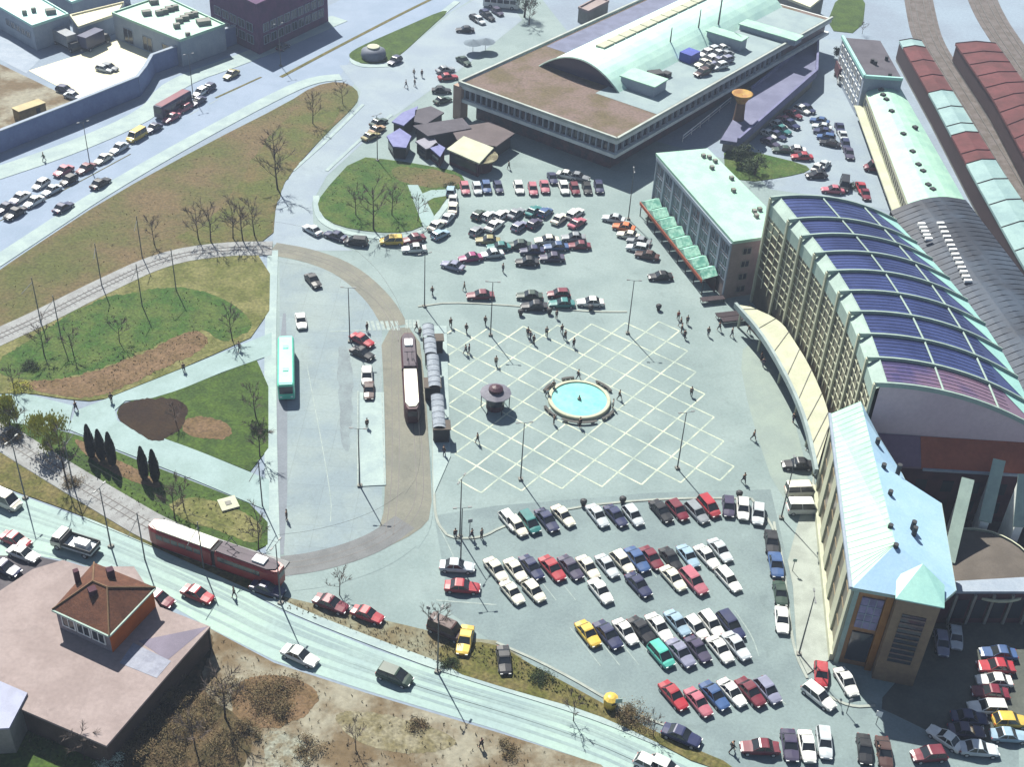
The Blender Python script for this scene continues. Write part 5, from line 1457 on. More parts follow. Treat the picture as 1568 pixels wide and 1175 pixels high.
TRED = mat('red_tram_paint', (.26, .018, .018), .4, var=.05, spec=.5)
def tram(label, px, py, hv, roof2, bodym=None, segs=((0, 9.6), (10.2, 9.0)), rev=False):
    t = thing('tram', label, 'tram')
    tot = 19.2
    for si, (s0, ln) in enumerate(segs):
        cxs = s0 + ln / 2 - tot / 2
        first = si == 0
        b = MB()
        W = 2.4
        prof = [(-W / 2 * .96, .35), (-W / 2, .9), (-W / 2, 2.6), (-W / 2 + .25, 3.0), (W / 2 - .25, 3.0), (W / 2, 2.6), (W / 2, .9), (W / 2 * .96, .35)]
        if first: xs = [(-ln / 2, .62), (-ln / 2 + .5, .86), (-ln / 2 + 1.4, 1), (ln / 2, 1)]
        else: xs = [(-ln / 2, 1), (ln / 2 - 1.4, 1), (ln / 2 - .5, .86), (ln / 2, .62)]
        vs = [(cxs + x, y * f, z) for x, f in xs for y, z in prof]
        fs = [(i * 8 + k, i * 8 + (k + 1) % 8, (i + 1) * 8 + (k + 1) % 8, (i + 1) * 8 + k) for i in range(3) for k in range(8)]
        fs += [tuple(range(8)), tuple(31 - k for k in range(8))]
        b.add(vs, fs).build('body', bodym or TRED, t)
        r_ = MB()
        x0_, x1_ = (-ln / 2 + .5, ln / 2 - .1) if first else (-ln / 2 + .1, ln / 2 - .5)
        sh = [(x0_, .5 if first else .95), (x0_ + 1.0, .98), (x1_ - 1.0, .98), (x1_, .95 if first else .5)]
        vs = [(cxs + x, s * y, z) for z in (3.0, 3.16) for s in (-1, 1) for x, y in sh]
        r_.add(vs, [(8, 9, 13, 12), (9, 10, 14, 13), (10, 11, 15, 14), (0, 1, 9, 8), (1, 2, 10, 9), (2, 3, 11, 10), (13, 5, 4, 12)[::-1], (14, 6, 5, 13)[::-1], (15, 7, 6, 14)[::-1], (0, 8, 12, 4), (3, 7, 15, 11)])
        r_.build('roof', mat('cream_tram_roof', (.74, .74, .60), .5, var=.04) if first else roof2, t)
        n_ = 6
        for s in (-1, 1):
            for k in range(n_): MB().box((cxs - ln / 2 + 1.9 + k * (ln - 2.8) / n_ - (0 if first else 1.0), s * 1.205, 2.05), (1.0, .04, .8)).build('window', WGL, t)
        e = -1 if first else 1
        MB().box((cxs + e * (ln / 2 + .01), 0, 2.05), (.05, 1.35, .9)).build('windscreen', WGL, t)
        for x in (-2.6, 2.4): MB().box((cxs + x, 0, .35), (1.9, 2.0, .5)).build('bogie', DARK, t)
    MB().box((.1, 0, 1.7), (.75, 2.1, 2.5)).build('bellows', RUB, t)
    MB().box((6.6, 0, 3.3), (1.7, 1.2, .28)).build('roof_equipment', WHITE, t)
    pg = MB()
    for s in (-.35, .35): pg.tube([(2.0, s, 3.2), (3.2, s, 3.9), (2.2, s * 1.6, 4.7)], .05, 4)
    pg.tube([(2.2, -.8, 4.7), (2.2, .8, 4.7)], .06, 4)
    pg.build('pantograph', DARK, t)
    return place(t, px, py, hv, .1, 1.6)
tram('red tram with cream front roof on the ballasted track beside the pale street', 331, 848, (.925, .335), mat('dark_tram_roof', (.05, .035, .05), .6, var=.1))
tram('tram with bright cream roof and dark end standing at the shelters', 628, 578, (-.06, -1), MATS['dark_tram_roof'], mat('dark_maroon_tram_paint', (.06, .022, .028), .5, var=.05))

# tram shelters
def shelter(px, py, ln, label):
    t = thing('tram_shelter', label, 'tram shelter', group='tram shelters on the platform')
    r_ = MB()
    n_ = 8
    for k in range(n_):
        a0, a1 = math.pi * (.12 + .76 * k / n_), math.pi * (.12 + .76 * (k + 1) / n_)
        p = [(1.0 * math.cos(a), 2.3 + .6 * math.sin(a)) for a in (a0, a1)]
        r_.quad((-ln / 2, p[0][0], p[0][1]), (ln / 2, p[0][0], p[0][1]), (ln / 2, p[1][0], p[1][1]), (-ln / 2, p[1][0], p[1][1]))
    ro_ = r_.build('roof', mat('pale_grey_vault_sheet', A(176, 186, 196, 1.9), .75, A(156, 166, 178, 1.9), .8, .12, 3, spec=.15), t, True)
    rb_ = MB()
    for i in range(int(ln / 1.4) + 1):
        x = -ln / 2 + i * 1.4
        rb_.tube([(x, 1.01 * math.cos(math.pi * (.12 + .76 * k / n_)), 2.31 + .61 * math.sin(math.pi * (.12 + .76 * k / n_))) for k in range(n_ + 1)], .05, 4)
    rb_.build('roof_rib', PAINT['silver'], ro_)
    for x in (-ln / 2 + .3, ln / 2 - .3):
        for y in (-.8, .8): MB().tube([(x, y, 0), (x, y, 2.6)], .06, 6).build('post', DARK, t)
    MB().box((0, -.75, 1.3), (ln - .8, .05, 1.5)).build('rear_screen', WGL, t)
    MB().box((0, -.65, .45), (ln * .6, .4, .06)).build('bench', mat('dark_bench_wood', (.07, .07, .065), .8, var=.2), t)
    return place(t, px, py, (.07, 1), .14, 2.6)
shelter(656, 508, 3.4, 'small vaulted tram shelter at the far end of the platform')
shelter(659, 531, 4.0, 'vaulted tram shelter second from the far end of the platform')
shelter(664, 569, 8.0, 'long vaulted tram shelter in the middle of the platform')
shelter(671, 631, 7.6, 'long vaulted tram shelter at the near end of the platform')
def booth(px, py, label, w_=2.2, m=None):
    t = thing('booth', label, 'booth', group='booths on the tram platform')
    MB().box((0, 0, 1.2), (w_, 2.2, 2.4)).build('wall', m or DARK, t)
    MB().box((0, 0, 2.48), (w_ + .4, 2.6, .14)).build('roof', mat('brown_booth_roof', A(120, 110, 100), .8, var=.1), t)
    MB().box((0, -1.12, 1.5), (w_ * .7, .05, 1.0)).build('window', WGL, t)
    return place(t, px, py, (.07, 1), .14, 1.2)
booth(662, 598, 'brown roofed ticket booth between the two long tram shelters')
booth(676, 663, 'dark ticket booth at the near end of the tram shelters', 1.8)
bb_ = booth(628, 526, 'dark booth at the far end of the standing tram', 1.6); bb_.location.x += 4

# ------------------------------------------------------------------ poles
def lamp(h=10.2, arm=True):
    t = bpy.data.objects.new('street_lamp', None)
    COL.objects.link(t)
    MB().tube([(0, 0, 0), (0, 0, h)], [.11, .06], 7).build('pole', POLE, t)
    MB().box((0, 0, .15), (.6, .6, .3)).build('base', CONC, t)
    a = MB().tube([(-.9, 0, h + .1), (0, 0, h), (.9, 0, h + .1)], .035, 5).build('arm', POLE, t)
    for s in (-1, 1): MB().box((s * .95, 0, h + .12), (.5, .2, .12)).build('lamp_head', mat('lamp_head_grey', (.16, .17, .17), .5, var=0), t)
    return t
LP = lamp()
first = [True]
def put_lamp(px, py, label, rz=0, s=1.0, name='street_lamp', cat='street lamp', grp='tall street lamps'):
    o = LP if first[0] else copy_tree(LP)
    first[0] = False
    o.location = (*G(px, py), 0)
    o.rotation_euler = (0, 0, rz)
    o.scale = (s, s, s)
    o.name = name
    tag(o, label, cat, grp)
for px, py, lab, rz in ((551, 745, 'street lamp at the near end of the traffic refuge', 0), (797, 735, 'street lamp on the painted grid below the round kiosk', .2), (1037, 718, 'street lamp on the painted grid right of the fountain', .3),
    (751, 514, 'street lamp at the upper left edge of the painted grid', 0), (961, 511, 'street lamp at the upper right edge of the painted grid', 0), (536, 524, 'street lamp between the bus lanes beside the red car', 0),
    (704, 823, 'street lamp at the kerb above the silver car by the tram crossing', 1.2), (650, 470, 'street lamp above the far end of the tram platform', .5), (1196, 794, 'street lamp on the kerb before the near station wing', 1.5),
    (1223, 1003, 'street lamp on the grass strip beside the near station wing', 1.5), (962, 336, 'street lamp beside the orange car at the green canopy', 1.6), (670, 1030, 'street lamp on the olive verge beside the pale street', 1.2),
    (139, 259, 'street lamp on the kerb above the maroon car in the boulevard queue', .6), (296, 150, 'street lamp on the boulevard beside the dark coach', .6), (430, 101, 'street lamp on the boulevard median near the maroon block', .6),
    (578, 246, 'street lamp at the corner of the kiosk lawn', .8), (39, 764, 'street lamp on the verge at the left end of the pale street', 1.2), (170, 838, 'street lamp at the upper kerb of the pale street near the tiled house', 1.2),
    (430, 925, 'street lamp where the dusty verge meets the bus lanes', 1.2), (705, 868, 'street lamp standing among the cars by the tram crossing', .2)):
    put_lamp(px, py, lab, rz, 1.0 if py > 300 else .95)
WP = bpy.data.objects.new('tram_wire_mast', None)
COL.objects.link(WP)
MB().tube([(0, 0, 0), (0, 0, 8.2)], [.1, .07], 7).build('pole', POLE, WP)
MB().tube([(0, 0, 7.4), (0, -3.2, 7.2)], .05, 5).build('bracket', POLE, WP)
f1 = True
masts = [((218, 395), 'tram wire mast at the meadow edge left of the bare trees'), ((156, 438), 'tram wire mast on the left part of the tram loop'), ((62, 492), 'tram wire mast leftmost along the upper tram loop'), ((270, 446), 'tram wire mast on the green oval nearest to its yellow side'),
         ((94, 520), 'tram wire mast on the green oval near the left edge'), ((113, 747), 'tram wire mast beside the lower tram track near the three cypresses'), ((218, 470), 'tram wire mast in the middle of the green oval'),
         ((402, 776), 'tram wire mast where the park path meets the bus lanes'), ((222, 858), 'tram wire mast beside the pale street left of the red tram'), ((312, 872), 'tram wire mast in front of the red tram')]
mpos = []
for (px, py), lab in masts:
    o = WP if f1 else copy_tree(WP)
    f1 = False
    o.location = (*G(px, py), 0)
    mpos.append(G3(px, py, 0) + Vector((0, 0, 7.6)))
    o.rotation_euler = (0, 0, R.uniform(-.3, .3) + (math.pi if py > 700 and px < 200 else 0))
    tag(o, lab, 'mast', 'tram wire masts')
wr = MB()
for Lx in (LOOP + LOOP2[1:] + MAIN[1:] + LOOP3[1:], LOW):
    wr.tube([(p[0], p[1], 5.6) for p in resample(Lx, 6)], .018, 3)
tag(wr.build('tram_wire', DARK), 'thin overhead tram wire following the tram tracks', 'tram wire')

# signs and bollards
def sign(px, py, label, h, w_, hh_, m):
    t = thing('sign_post', label, 'sign', (*G(px, py), 0), R.uniform(-.4, .4), local=True)
    MB().tube([(0, 0, 0), (0, 0, h)], .05, 5).build('post', POLE, t)
    MB().box((0, -.07, h - hh_ / 2), (w_, .06, hh_)).build('panel', m, t)
sign(719, 822, 'small sign post among the three people at the kerb', 3.2, .6, .6, PAINT['grey'])
sign(944, 1096, 'pale sign post at the end of the car park kerb near the bottom', 3.0, .8, .7, MINTW)
sign(656, 958, 'thin sign post on the dusty verge beside the brown van', 3.4, .5, .5, PAINT['grey'])
sign(1296, 1093, 'dark sign post beside the white estate at the near station wing', 2.6, .5, .6, PAINT['grey'])
sign(1341, 1110, 'sign post with white panel at the shadow edge of the near station wing', 2.4, .7, .9, WHITE)
sign(1213, 876, 'slender pale sign post on the grass strip at the near station wing', 2.4, .5, .5, MINTW)
for px, py, lab in ((893, 775, 'round dark bollard left of the silver car in the top row'), (953, 771, 'round dark bollard between two cars of the top row'), (1131, 762, 'green waste bin above the white car of the top row'),
                    (797, 483, 'dark bollard at the left end of the front row'), (841, 481, 'dark bollard below the teal car of the front row'), (904, 476, 'dark bollard below the white car of the front row'), (1008, 475, 'lone dark bollard right of the front row')):
    t = thing('bollard', lab, 'bollard', (*G(px, py), 0), group='round bollards and bins', local=True)
    MB().lathe([(.28, 0), (.28, .5), (.45, .55), (.5, .95), (.3, 1.15), (.01, 1.2)], 10).build('post', DARK, t)
yc = thing('yellow_container', 'yellow waste container at the end of the car park kerb', 'container', (*G(934, 1082), 0), .4, local=True)
MB().lathe([(.75, 0), (.9, 1.1), (.85, 1.5), (.4, 1.75), (.01, 1.8)], 10).build('shell', PAINT['yellow'], yc)
MB().box((0, -.86, 1.25), (.6, .08, .2)).build('slot', DARK, yc)
lc = thing('inspection_cover', 'square pale concrete cover lying on the sandy slope near the red tram', 'concrete cover', (*G(350, 774), 0), .5, local=True)
MB().box((0, 0, .25), (2.4, 2.4, .3)).build('slab', CREAM, lc)
MB().box((0, 0, .43), (.8, .8, .06)).build('lid', CONC, lc)
tk = thing('water_tank', 'grey rounded tank with white lid standing on the traffic island', 'tank', (*G(572, 88), 0), .3, local=True)
MB().lathe([(2.6, 0), (2.9, .8), (2.7, 1.8), (1.6, 2.4), (.01, 2.6)], 18).build('shell', mat('grey_tank', A(150, 160, 176), .7, var=.1), tk, True)
MB().lathe([(1.5, 2.45), (1.4, 2.75), (.01, 2.85)], 14).build('lid', CREAM, tk)
tb = GP([(1100, 486), (1116, 484), (1132, 494), (1116, 500)])
for px, lab in (((1114, 487), 'dark market table beside the entrance canopy, farther of the two'), ((1122, 494), 'dark market table beside the entrance canopy, nearer of the two'), ((1090, 463), 'dark market table under the corner of the far station wing')):
    t = thing('market_table', lab, 'table', (*G(*px), 0), .3, 'market tables by the entrance', local=True)
    MB().box((0, 0, .8), (4.2, 1.3, .1)).build('table_top', mat('dark_table_cloth', (.03, .02, .025), .8, var=.2), t)
    for x in (-1.9, 1.9):
        for y in (-.5, .5): MB().tube([(x, y, 0), (x, y, .76)], .05, 5).build('leg', DARK, t)

# ------------------------------------------------------------------ people
def skin_mesh(name, verts, edges, radii, m):
    me = bpy.data.meshes.new(name)
    me.from_pydata(verts, edges, [])
    ob = bpy.data.objects.new(name, me)
    COL.objects.link(ob)
    md = ob.modifiers.new('skin', 'SKIN')
    md.use_smooth_shade = True
    for i, r in enumerate(radii):
        me.skin_vertices[0].data[i].radius = (r, r)
        me.skin_vertices[0].data[i].use_root = i == 0
    s2 = ob.modifiers.new('sub', 'SUBSURF')
    s2.levels = 1
    s2.render_levels = 1
    dg = bpy.context.evaluated_depsgraph_get()
    out = bpy.data.meshes.new_from_object(ob.evaluated_get(dg))
    bpy.data.objects.remove(ob)
    out.materials.clear()
    out.materials.append(m)
    return out
CLOTH = {k: mat(k + '_cloth', c, .9, var=.1) for k, c in dict(dark=(.018, .018, .022), navy=(.02, .025, .06), grey=(.13, .13, .14), beige=(.36, .29, .2), red=(.3, .03, .03), white=(.6, .6, .58), green=(.05, .09, .05), brown=(.08, .045, .03)).items()}
def make_person(st, arm):
    "st = stride; joints laid out on x (forward), z up"
    root = bpy.data.objects.new('person', None)
    COL.objects.link(root)
    V, E_, r_ = [], [], []
    def v(p, r, par=None):
        V.append(p); r_.append(r)
        if par is not None: E_.append((par, len(V) - 1))
        return len(V) - 1
    pel = v((0, 0, .95), .13)
    ch = v((.02, 0, 1.22), .14, pel)
    up = v((.02, 0, 1.42), .13, ch)
    nk = v((.03, 0, 1.52), .055, up)
    hd = v((.05, 0, 1.62), .095, nk)
    v((.04, 0, 1.74), .085, hd)
    for s in (-1, 1):
        f = s * st
        hp_ = v((0, s * .1, .88), .10, pel)
        kn = v((f * .22 + .04, s * .1, .50), .065, hp_)
        an = v((f * .36 - .04, s * .1, .09), .045, kn)
        v((f * .36 + .14, s * .11, .04), .04, an)
        sh = v((.02, s * .19, 1.40), .065, up)
        el = v((-f * .12 * arm, s * .25, 1.13), .045, sh)
        wr_ = v((-f * .25 * arm + .06, s * .24, .90), .033, el)
        hn = v((-f * .28 * arm + .08, s * .24, .82), .035, wr_)
        v((-f * .28 * arm + .1, s * .235, .74), .02, hn)
    def o(nm, me):
        ob = bpy.data.objects.new(nm, me)
        COL.objects.link(ob)
        ob.parent = root
    o('body', skin_mesh('body', V, E_, r_, SKIN))
    tv = [i for i in range(len(V))]
    def sub(keep, k, nm, m, order):
        mp = {a: i for i, a in enumerate(order)}
        ed = [(mp[a], mp[b]) for a, b in E_ if a in mp and b in mp]
        o(nm, skin_mesh(nm, [V[a] for a in order], ed, [r_[a] * k + .012 for a in order], m))
    sub(0, 1.12, 'jacket', CLOTH['dark'], [0, 1, 2, 10, 11, 12, 19, 20, 21])
    sub(0, 1.12, 'trousers', CLOTH['navy'], [0, 6, 7, 8, 15, 16, 17])
    MB().lathe([(.10, 1.68), (.105, 1.74), (.085, 1.81), (.04, 1.85), (.005, 1.86)], 10, (.03, 0, 0)).build('hair', CLOTH['brown'], root)
    return root
PP = [make_person(1, 1), make_person(.7, .6), make_person(.12, .1)]
PUSED = set()
def person(px, py, label, top='dark', pose=None, ang=None):
    k = R.randrange(3) if pose is None else pose
    o = PP[k]
    if k in PUSED: o = copy_tree(o)
    PUSED.add(k)
    o.location = (*G(px, py), .03)
    o.rotation_euler = (0, 0, R.uniform(0, 6.28) if ang is None else ang)
    s = R.uniform(.98, 1.08)
    o.scale = (s, s, s)
    tag(o, label, 'person', 'people on the square and streets')
    for c in o.children:
        if c.name.startswith('jacket'): paint(c, CLOTH[top])
        if c.name.startswith('trousers'): paint(c, CLOTH[R.choice(['dark', 'navy', 'grey', 'dark'])])
for px, py, lab, top in ((690, 501, 'person in dark jacket walking at the upper left corner of the painted grid', 'dark'), (714, 510, 'person in dark jacket on the top left squares of the grid', 'dark'), (743, 498, 'person in dark coat just left of the upper left lamp', 'dark'),
    (713, 543, 'person in grey, left of two standing together on the grid', 'grey'), (718, 541, 'person in navy, right of two standing together on the grid', 'navy'), (759.5, 560.5, 'person in beige walking on the grid above the round kiosk', 'beige'),
    (808, 516, 'person in dark coat, farthest of three above the fountain', 'dark'), (812, 521, 'person in navy, middle of three above the fountain', 'navy'), (817, 527, 'person in dark jacket, nearest of three above the fountain', 'dark'),
    (836.7, 515, 'person in grey walking between the trio and the striding pair', 'grey'), (860, 511, 'person in dark jacket, farther of the pair striding on the grid', 'dark'), (865, 520, 'person in brown, nearer of the pair striding on the grid', 'brown'),
    (878, 532, 'person in dark jacket walking straight above the fountain', 'dark'), (852, 488, 'person in grey near the bollards of the front row', 'grey'), (885, 581, 'person in dark coat standing at the far rim of the fountain', 'dark'),
    (847, 598, 'person in brown at the upper left rim of the fountain', 'brown'), (838, 609, 'person in white beside the left rim of the fountain', 'white'), (848, 650, 'person in dark jacket at the lower left of the fountain', 'dark'),
    (888, 655, 'person in dark jacket below the fountain', 'dark'), (948, 612, 'person in dark coat standing right of the fountain', 'dark'), (938, 626, 'person in white at the lower right rim of the fountain', 'white'),
    (1038, 490, 'person in red, farthest of the group at the grid corner', 'red'), (1042, 500, 'person in dark coat in the group at the grid corner', 'dark'), (1052, 497, 'person in navy on the right of the group at the grid corner', 'navy'),
    (1043, 510, 'person in brown near the front of the group at the grid corner', 'brown'), (1048, 519, 'person in dark jacket, nearest of the group at the grid corner', 'dark'), (1084, 515, 'person in dark jacket walking left of the market tables', 'dark'),
    (1101, 507, 'person in grey standing beside the market tables', 'grey'), (1120, 516, 'person in dark coat in front of the market tables', 'dark'), (1146, 511, 'person in brown between market tables and entrance canopy', 'brown'),
    (1165, 553, 'person in dark coat, farther of two by the curved canopy', 'dark'), (1168, 562, 'person in navy, nearer of two by the curved canopy', 'navy'), (1058, 607, 'person in grey crouched at the right edge of the grid', 'grey'),
    (731, 679, 'person in dark jacket on the grid below the round kiosk', 'dark'), (1153, 674, 'person in brown walking alone right of the grid', 'brown'), (1138, 740, 'person in dark coat with long shadow right of the last lamp', 'dark'),
    (562, 656, 'person in dark jacket walking on the traffic refuge', 'dark'), (439, 797, 'person in dark jacket at the left kerb of the bus lanes', 'dark'), (680, 698, 'person in dark coat at the near end of the tram platform', 'dark'),
    (697, 825, 'person in dark jacket, left of three at the lower kerb', 'dark'), (722, 826, 'person in navy, middle of three at the lower kerb', 'navy'), (737, 825, 'person in grey, right of three at the lower kerb', 'grey'),
    (562, 508, 'person in dark jacket at the zebra crossing behind the red car', 'dark'), (638, 507, 'person in dark coat at the far end of the tram platform', 'dark'), (643, 516, 'person in brown near the small tram shelter', 'brown'),
    (770, 417, 'person in grey walking between the upper car park and the front row', 'grey'), (711, 445, 'person in beige left of the maroon saloon of the front row', 'beige'), (662, 452, 'person in dark jacket by the lamp above the tram platform', 'dark'),
    (1214, 647, 'person in dark coat at the curved canopy edge', 'dark'), (1237, 690, 'person in green at the end of the curved canopy', 'green'), (737, 1147, 'person in dark jacket on the lower pavement of the pale street', 'dark'),
    (32, 910, 'person in dark coat on the forecourt left of the tiled house', 'dark'), (68, 247, 'person in dark green on the pavement below the boundary wall', 'green'), (622, 134, 'person in brown, nearest of four crossing towards the big building', 'brown'),
    (634, 117, 'person in beige, farthest of four crossing towards the big building', 'beige'), (635, 132, 'person in grey among four crossing towards the big building', 'grey'), (646, 118, 'person in dark coat, right of four crossing towards the big building', 'dark'),
    (779, 259, 'person in dark green between the cream kiosk and the car park', 'green'), (171, 617, 'person in dark jacket where the two park paths join', 'dark'), (359, 915, 'person in dark jacket on the upper pavement of the pale street', 'dark'),
    (367, 538, 'person in grey walking on the upper arm of the park path', 'grey'), (282, 570, 'person in brown on the park path beside the soil wedge', 'brown'), (117, 630, 'person in navy at the left end of the park path', 'navy'),
    (1343, 1157, 'person in dark coat between the black and brown cars at the bottom edge', 'dark'), (1120, 1152, 'person in dark coat left of the maroon saloon at the bottom edge', 'dark')):
    person(px, py, lab, top)

# ------------------------------------------------------------------ trees and shrubs
def rv(r): return Vector((R.uniform(-1, 1), R.uniform(-1, 1), R.uniform(-1, 1))) * r
def bare_tree(h, spread, twigm, dense=1.0):
    tr, cr_ = MB(), MB()
    top = Vector((R.uniform(-.3, .3), R.uniform(-.3, .3), h * .75))
    mid = top * .5 + rv(.15)
    r0_ = .015 * h
    tr.tube([(0, 0, 0), mid * .5, mid, top], [r0_, r0_ * .8, r0_ * .6, r0_ * .25], 6)
    for i in range(int(9 * dense)):
        t = .28 + .7 * i / (9 * dense)
        p = mid * (t / .5) if t < .5 else mid.lerp(top, (t - .5) * 2)
        an = i * 2.4 + R.uniform(-.4, .4)
        ln = spread * (1.1 - .5 * t) * R.uniform(.75, 1.15)
        d = Vector((math.cos(an), math.sin(an), R.uniform(.55, 1.1))).normalized()
        q = p + d * ln * .55
        e = q + (d + Vector((0, 0, .5)) + rv(.35)).normalized() * ln * .6
        tr.tube([p, q, e], [r0_ * .4, r0_ * .25, r0_ * .1], 4)
        for k in range(int(6 * dense)):
            s = R.uniform(.25, 1)
            b = p.lerp(q, s * 2) if s < .5 else q.lerp(e, s * 2 - 1)
            dd = (d + rv(.9) + Vector((0, 0, .45))).normalized()
            m_ = b + dd * ln * R.uniform(.2, .4)
            cr_.tube([b, m_, m_ + (dd + rv(.5)).normalized() * ln * .25], [.045, .03, .012], 3, cap=False)
            for _ in range(4):
                w0 = b.lerp(m_, R.uniform(.2, 1))
                cr_.tube([w0, w0 + (dd + rv(.9) + Vector((0, 0, .3))).normalized() * ln * R.uniform(.15, .35)], [.026, .01], 3, cap=False)
    return tr, cr_
def leafcloud(n, rx, ry, rz_, cz, sz, droop=False, clumps=14):
    m_ = MB()
    cs = []
    for i in range(clumps):
        d = rv(1)
        while d.length > 1: d = rv(1)
        cs.append((Vector((d.x * rx, d.y * ry, cz + d.z * rz_)), R.uniform(.25, .5)))
    for i in range(n):
        c, k = R.choice(cs)
        p = c + Vector((R.gauss(0, rx * k * .55), R.gauss(0, ry * k * .55), R.gauss(0, rz_ * k * .5)))
        if p.z < .1: p.z = R.uniform(.05, .4)
        a = Vector((R.uniform(-1, 1), R.uniform(-1, 1), R.uniform(-.6, .6))).normalized() * sz * R.uniform(.5, 1.1)
        b = a.cross(rv(1).normalized())
        if droop: b = Vector((R.uniform(-.2, .2), R.uniform(-.2, .2), -1)) * sz * 1.8
        m_.quad(p - a * .5 - b * .5, p + a * .5 - b * .5, p + a * .5 + b * .5, p - a * .5 + b * .5)
    return m_
TP = []
for h, s, dn in ((9, 3.2, 1), (10.5, 3.6, 1), (8, 2.8, 1), (6.5, 2.4, .9)):
    t = bpy.data.objects.new('bare_tree', None)
    COL.objects.link(t)
    a, b = bare_tree(h, s, TWIG, dn)
    a.build('trunk', BARK, t)
    b.build('crown', TWIG, t)
    TP.append(t)
TU = set()
def put_tree(px, py, k, label, s=1.0):
    o = TP[k]
    if k in TU: o = copy_tree(o)
    TU.add(k)
    o.location = (*G(px, py), .05)
    o.rotation_euler = (0, 0, R.uniform(0, 6.28))
    o.scale = (s, s, s * R.uniform(.92, 1.08))
    tag(o, label, 'tree', 'bare leafless trees')
for px, py, k, lab, s in ((425, 290, 1, 'tallest bare tree on the meadow beside the link road', 1.15), (420, 245, 0, 'bare tree behind the tallest one on the meadow', .9), (479, 190, 0, 'bare tree on the brown top of the meadow', .9), (525, 160, 3, 'small bare tree at the rounded tip of the meadow', .9),
    (237, 376, 2, 'leftmost bare tree on the meadow above the tram loop', .8), (304, 368, 0, 'bare tree on the meadow, left of the pair above the tram loop', .95), (323, 371, 1, 'bare tree on the meadow, right of the pair above the tram loop', .95), (357, 366, 2, 'bare tree left of three above the bend of the tram loop', 1.1),
    (372, 369, 1, 'bare tree in the middle of three above the bend', .9), (390, 362, 0, 'bare tree right of three above the bend', .95), (572, 352, 1, 'bare tree with thick trunk on the lower kiosk lawn', 1.05), (545, 330, 2, 'bare tree at the left of the kiosk lawn', .9), (600, 330, 0, 'bare tree in the middle of the kiosk lawn', .8),
    (640, 338, 3, 'small bare tree at the right tip of the kiosk lawn', .9), (183, 525, 3, 'bushy bare tree in the middle of the green oval', .9), (113, 545, 3, 'bare tree in the left part of the green oval', .9), (356, 522, 2, 'bare tree in the right part of the green oval', .9), (68, 545, 2, 'bare tree near the left rim of the green oval', .9),
    (22, 600, 3, 'low bare tree at the left tip of the green oval', .8), (392, 640, 0, 'bare tree at the right edge of the triangular lawn', .8), (398, 700, 2, 'bare tree above the lower corner of the triangular lawn', .9), (270, 650, 3, 'small bare tree on the dark flower bed', .7),
    (103, 742, 1, 'bare tree between willow and lower tram track', .9), (28, 660, 3, 'bare tree at the left end of the park path', .8), (268, 795, 2, 'bare tree on the slope left of the sandy patch', .85), (282, 780, 3, 'small bare tree on the slope near the sandy patch', .9), (396, 842, 2, 'bare tree beside the bus lanes above the red tram', .9),
    (520, 912, 3, 'bare tree on the dusty verge above the maroon saloon', .8), (668, 968, 3, 'bare tree on the dusty verge behind the brown van', .9), (878, 1105, 3, 'reddish bare tree at the olive verge', .7), (1000, 1128, 3, 'bare tree on the olive verge beside the navy saloon', .6), (345, 1100, 0, 'tall slim bare tree on the sandy wasteland', 1.0),
    (130, 1165, 2, 'bare tree in front of the mauve flat roof', .8), (300, 1150, 0, 'bare tree at the bottom edge of the wasteland', .8), (545, 1150, 3, 'small bare tree near the bottom edge of the wasteland', .7), (1320, 52, 3, 'bare tree at the lower edge of the far lawn', .6), (810, 38, 2, 'bare tree on the small green at the top', 1.0)):
    put_tree(px, py, k, lab, s)
for px, py, lab, ht, rad, ly, dr in (((78, 690, 'large yellow green willow beside the left end of the park path', 6.2, 2.3, LEAFY, True)), ((14, 652, 'yellow green willow at the left edge of the picture', 5.4, 1.9, LEAFY, True)), ((803, 26, 'dark evergreen tree on the small green at the top', 8, 2.6, LEAFG, False)),
                             ((1284, 92, 'dark green tree beside the slate roofed head house', 3.4, 1.3, LEAFG, False)), ((1155, 268, 'dark broad evergreen on the back lawn', 4.5, 2.8, LEAFG, False)), ((1134, 252, 'dark evergreen at the left of the back lawn', 4.2, 2.2, LEAFG, False))):
    t = thing('willow_tree' if dr else 'evergreen_tree', lab, 'tree', (*G(px, py), 0), local=True)
    MB().tube([(0, 0, 0), (.1, 0, ht * .3), (.15, .1, ht * .75)], [.28, .22, .08], 7).tube([(.1, 0, ht * .3), (1, .5, ht * .6)], [.12, .05], 5).tube([(.1, 0, ht * .3), (-1, -.4, ht * .65)], [.12, .05], 5).build('trunk', BARK, t)
    leafcloud(1900, rad, rad, ht * .36, ht * .6, .22, dr, 18).build('crown', ly, t)
cyp = bpy.data.objects.new('cypress', None)
COL.objects.link(cyp)
MB().tube([(0, 0, 0), (0, 0, 1)], .08, 6).build('trunk', BARK, cyp)
m_ = MB()
for i in range(1500):
    z = R.uniform(.2, 5.6)
    rr_ = .62 * min(1, (5.75 - z) / 2.6) ** .7 * min(1, .6 + z / 2.5) * R.uniform(.7, 1.05)
    an = R.uniform(0, 6.28)
    p = Vector((rr_ * math.cos(an), rr_ * math.sin(an), z))
    a = Vector((-math.sin(an), math.cos(an), R.uniform(-.3, .3))) * .16
    b = Vector((math.cos(an) * .3, math.sin(an) * .3, 1)) * .24
    m_.quad(p - a, p + a, p + a * .5 + b, p - a * .5 + b)
m_.build('crown', LEAFC, cyp)
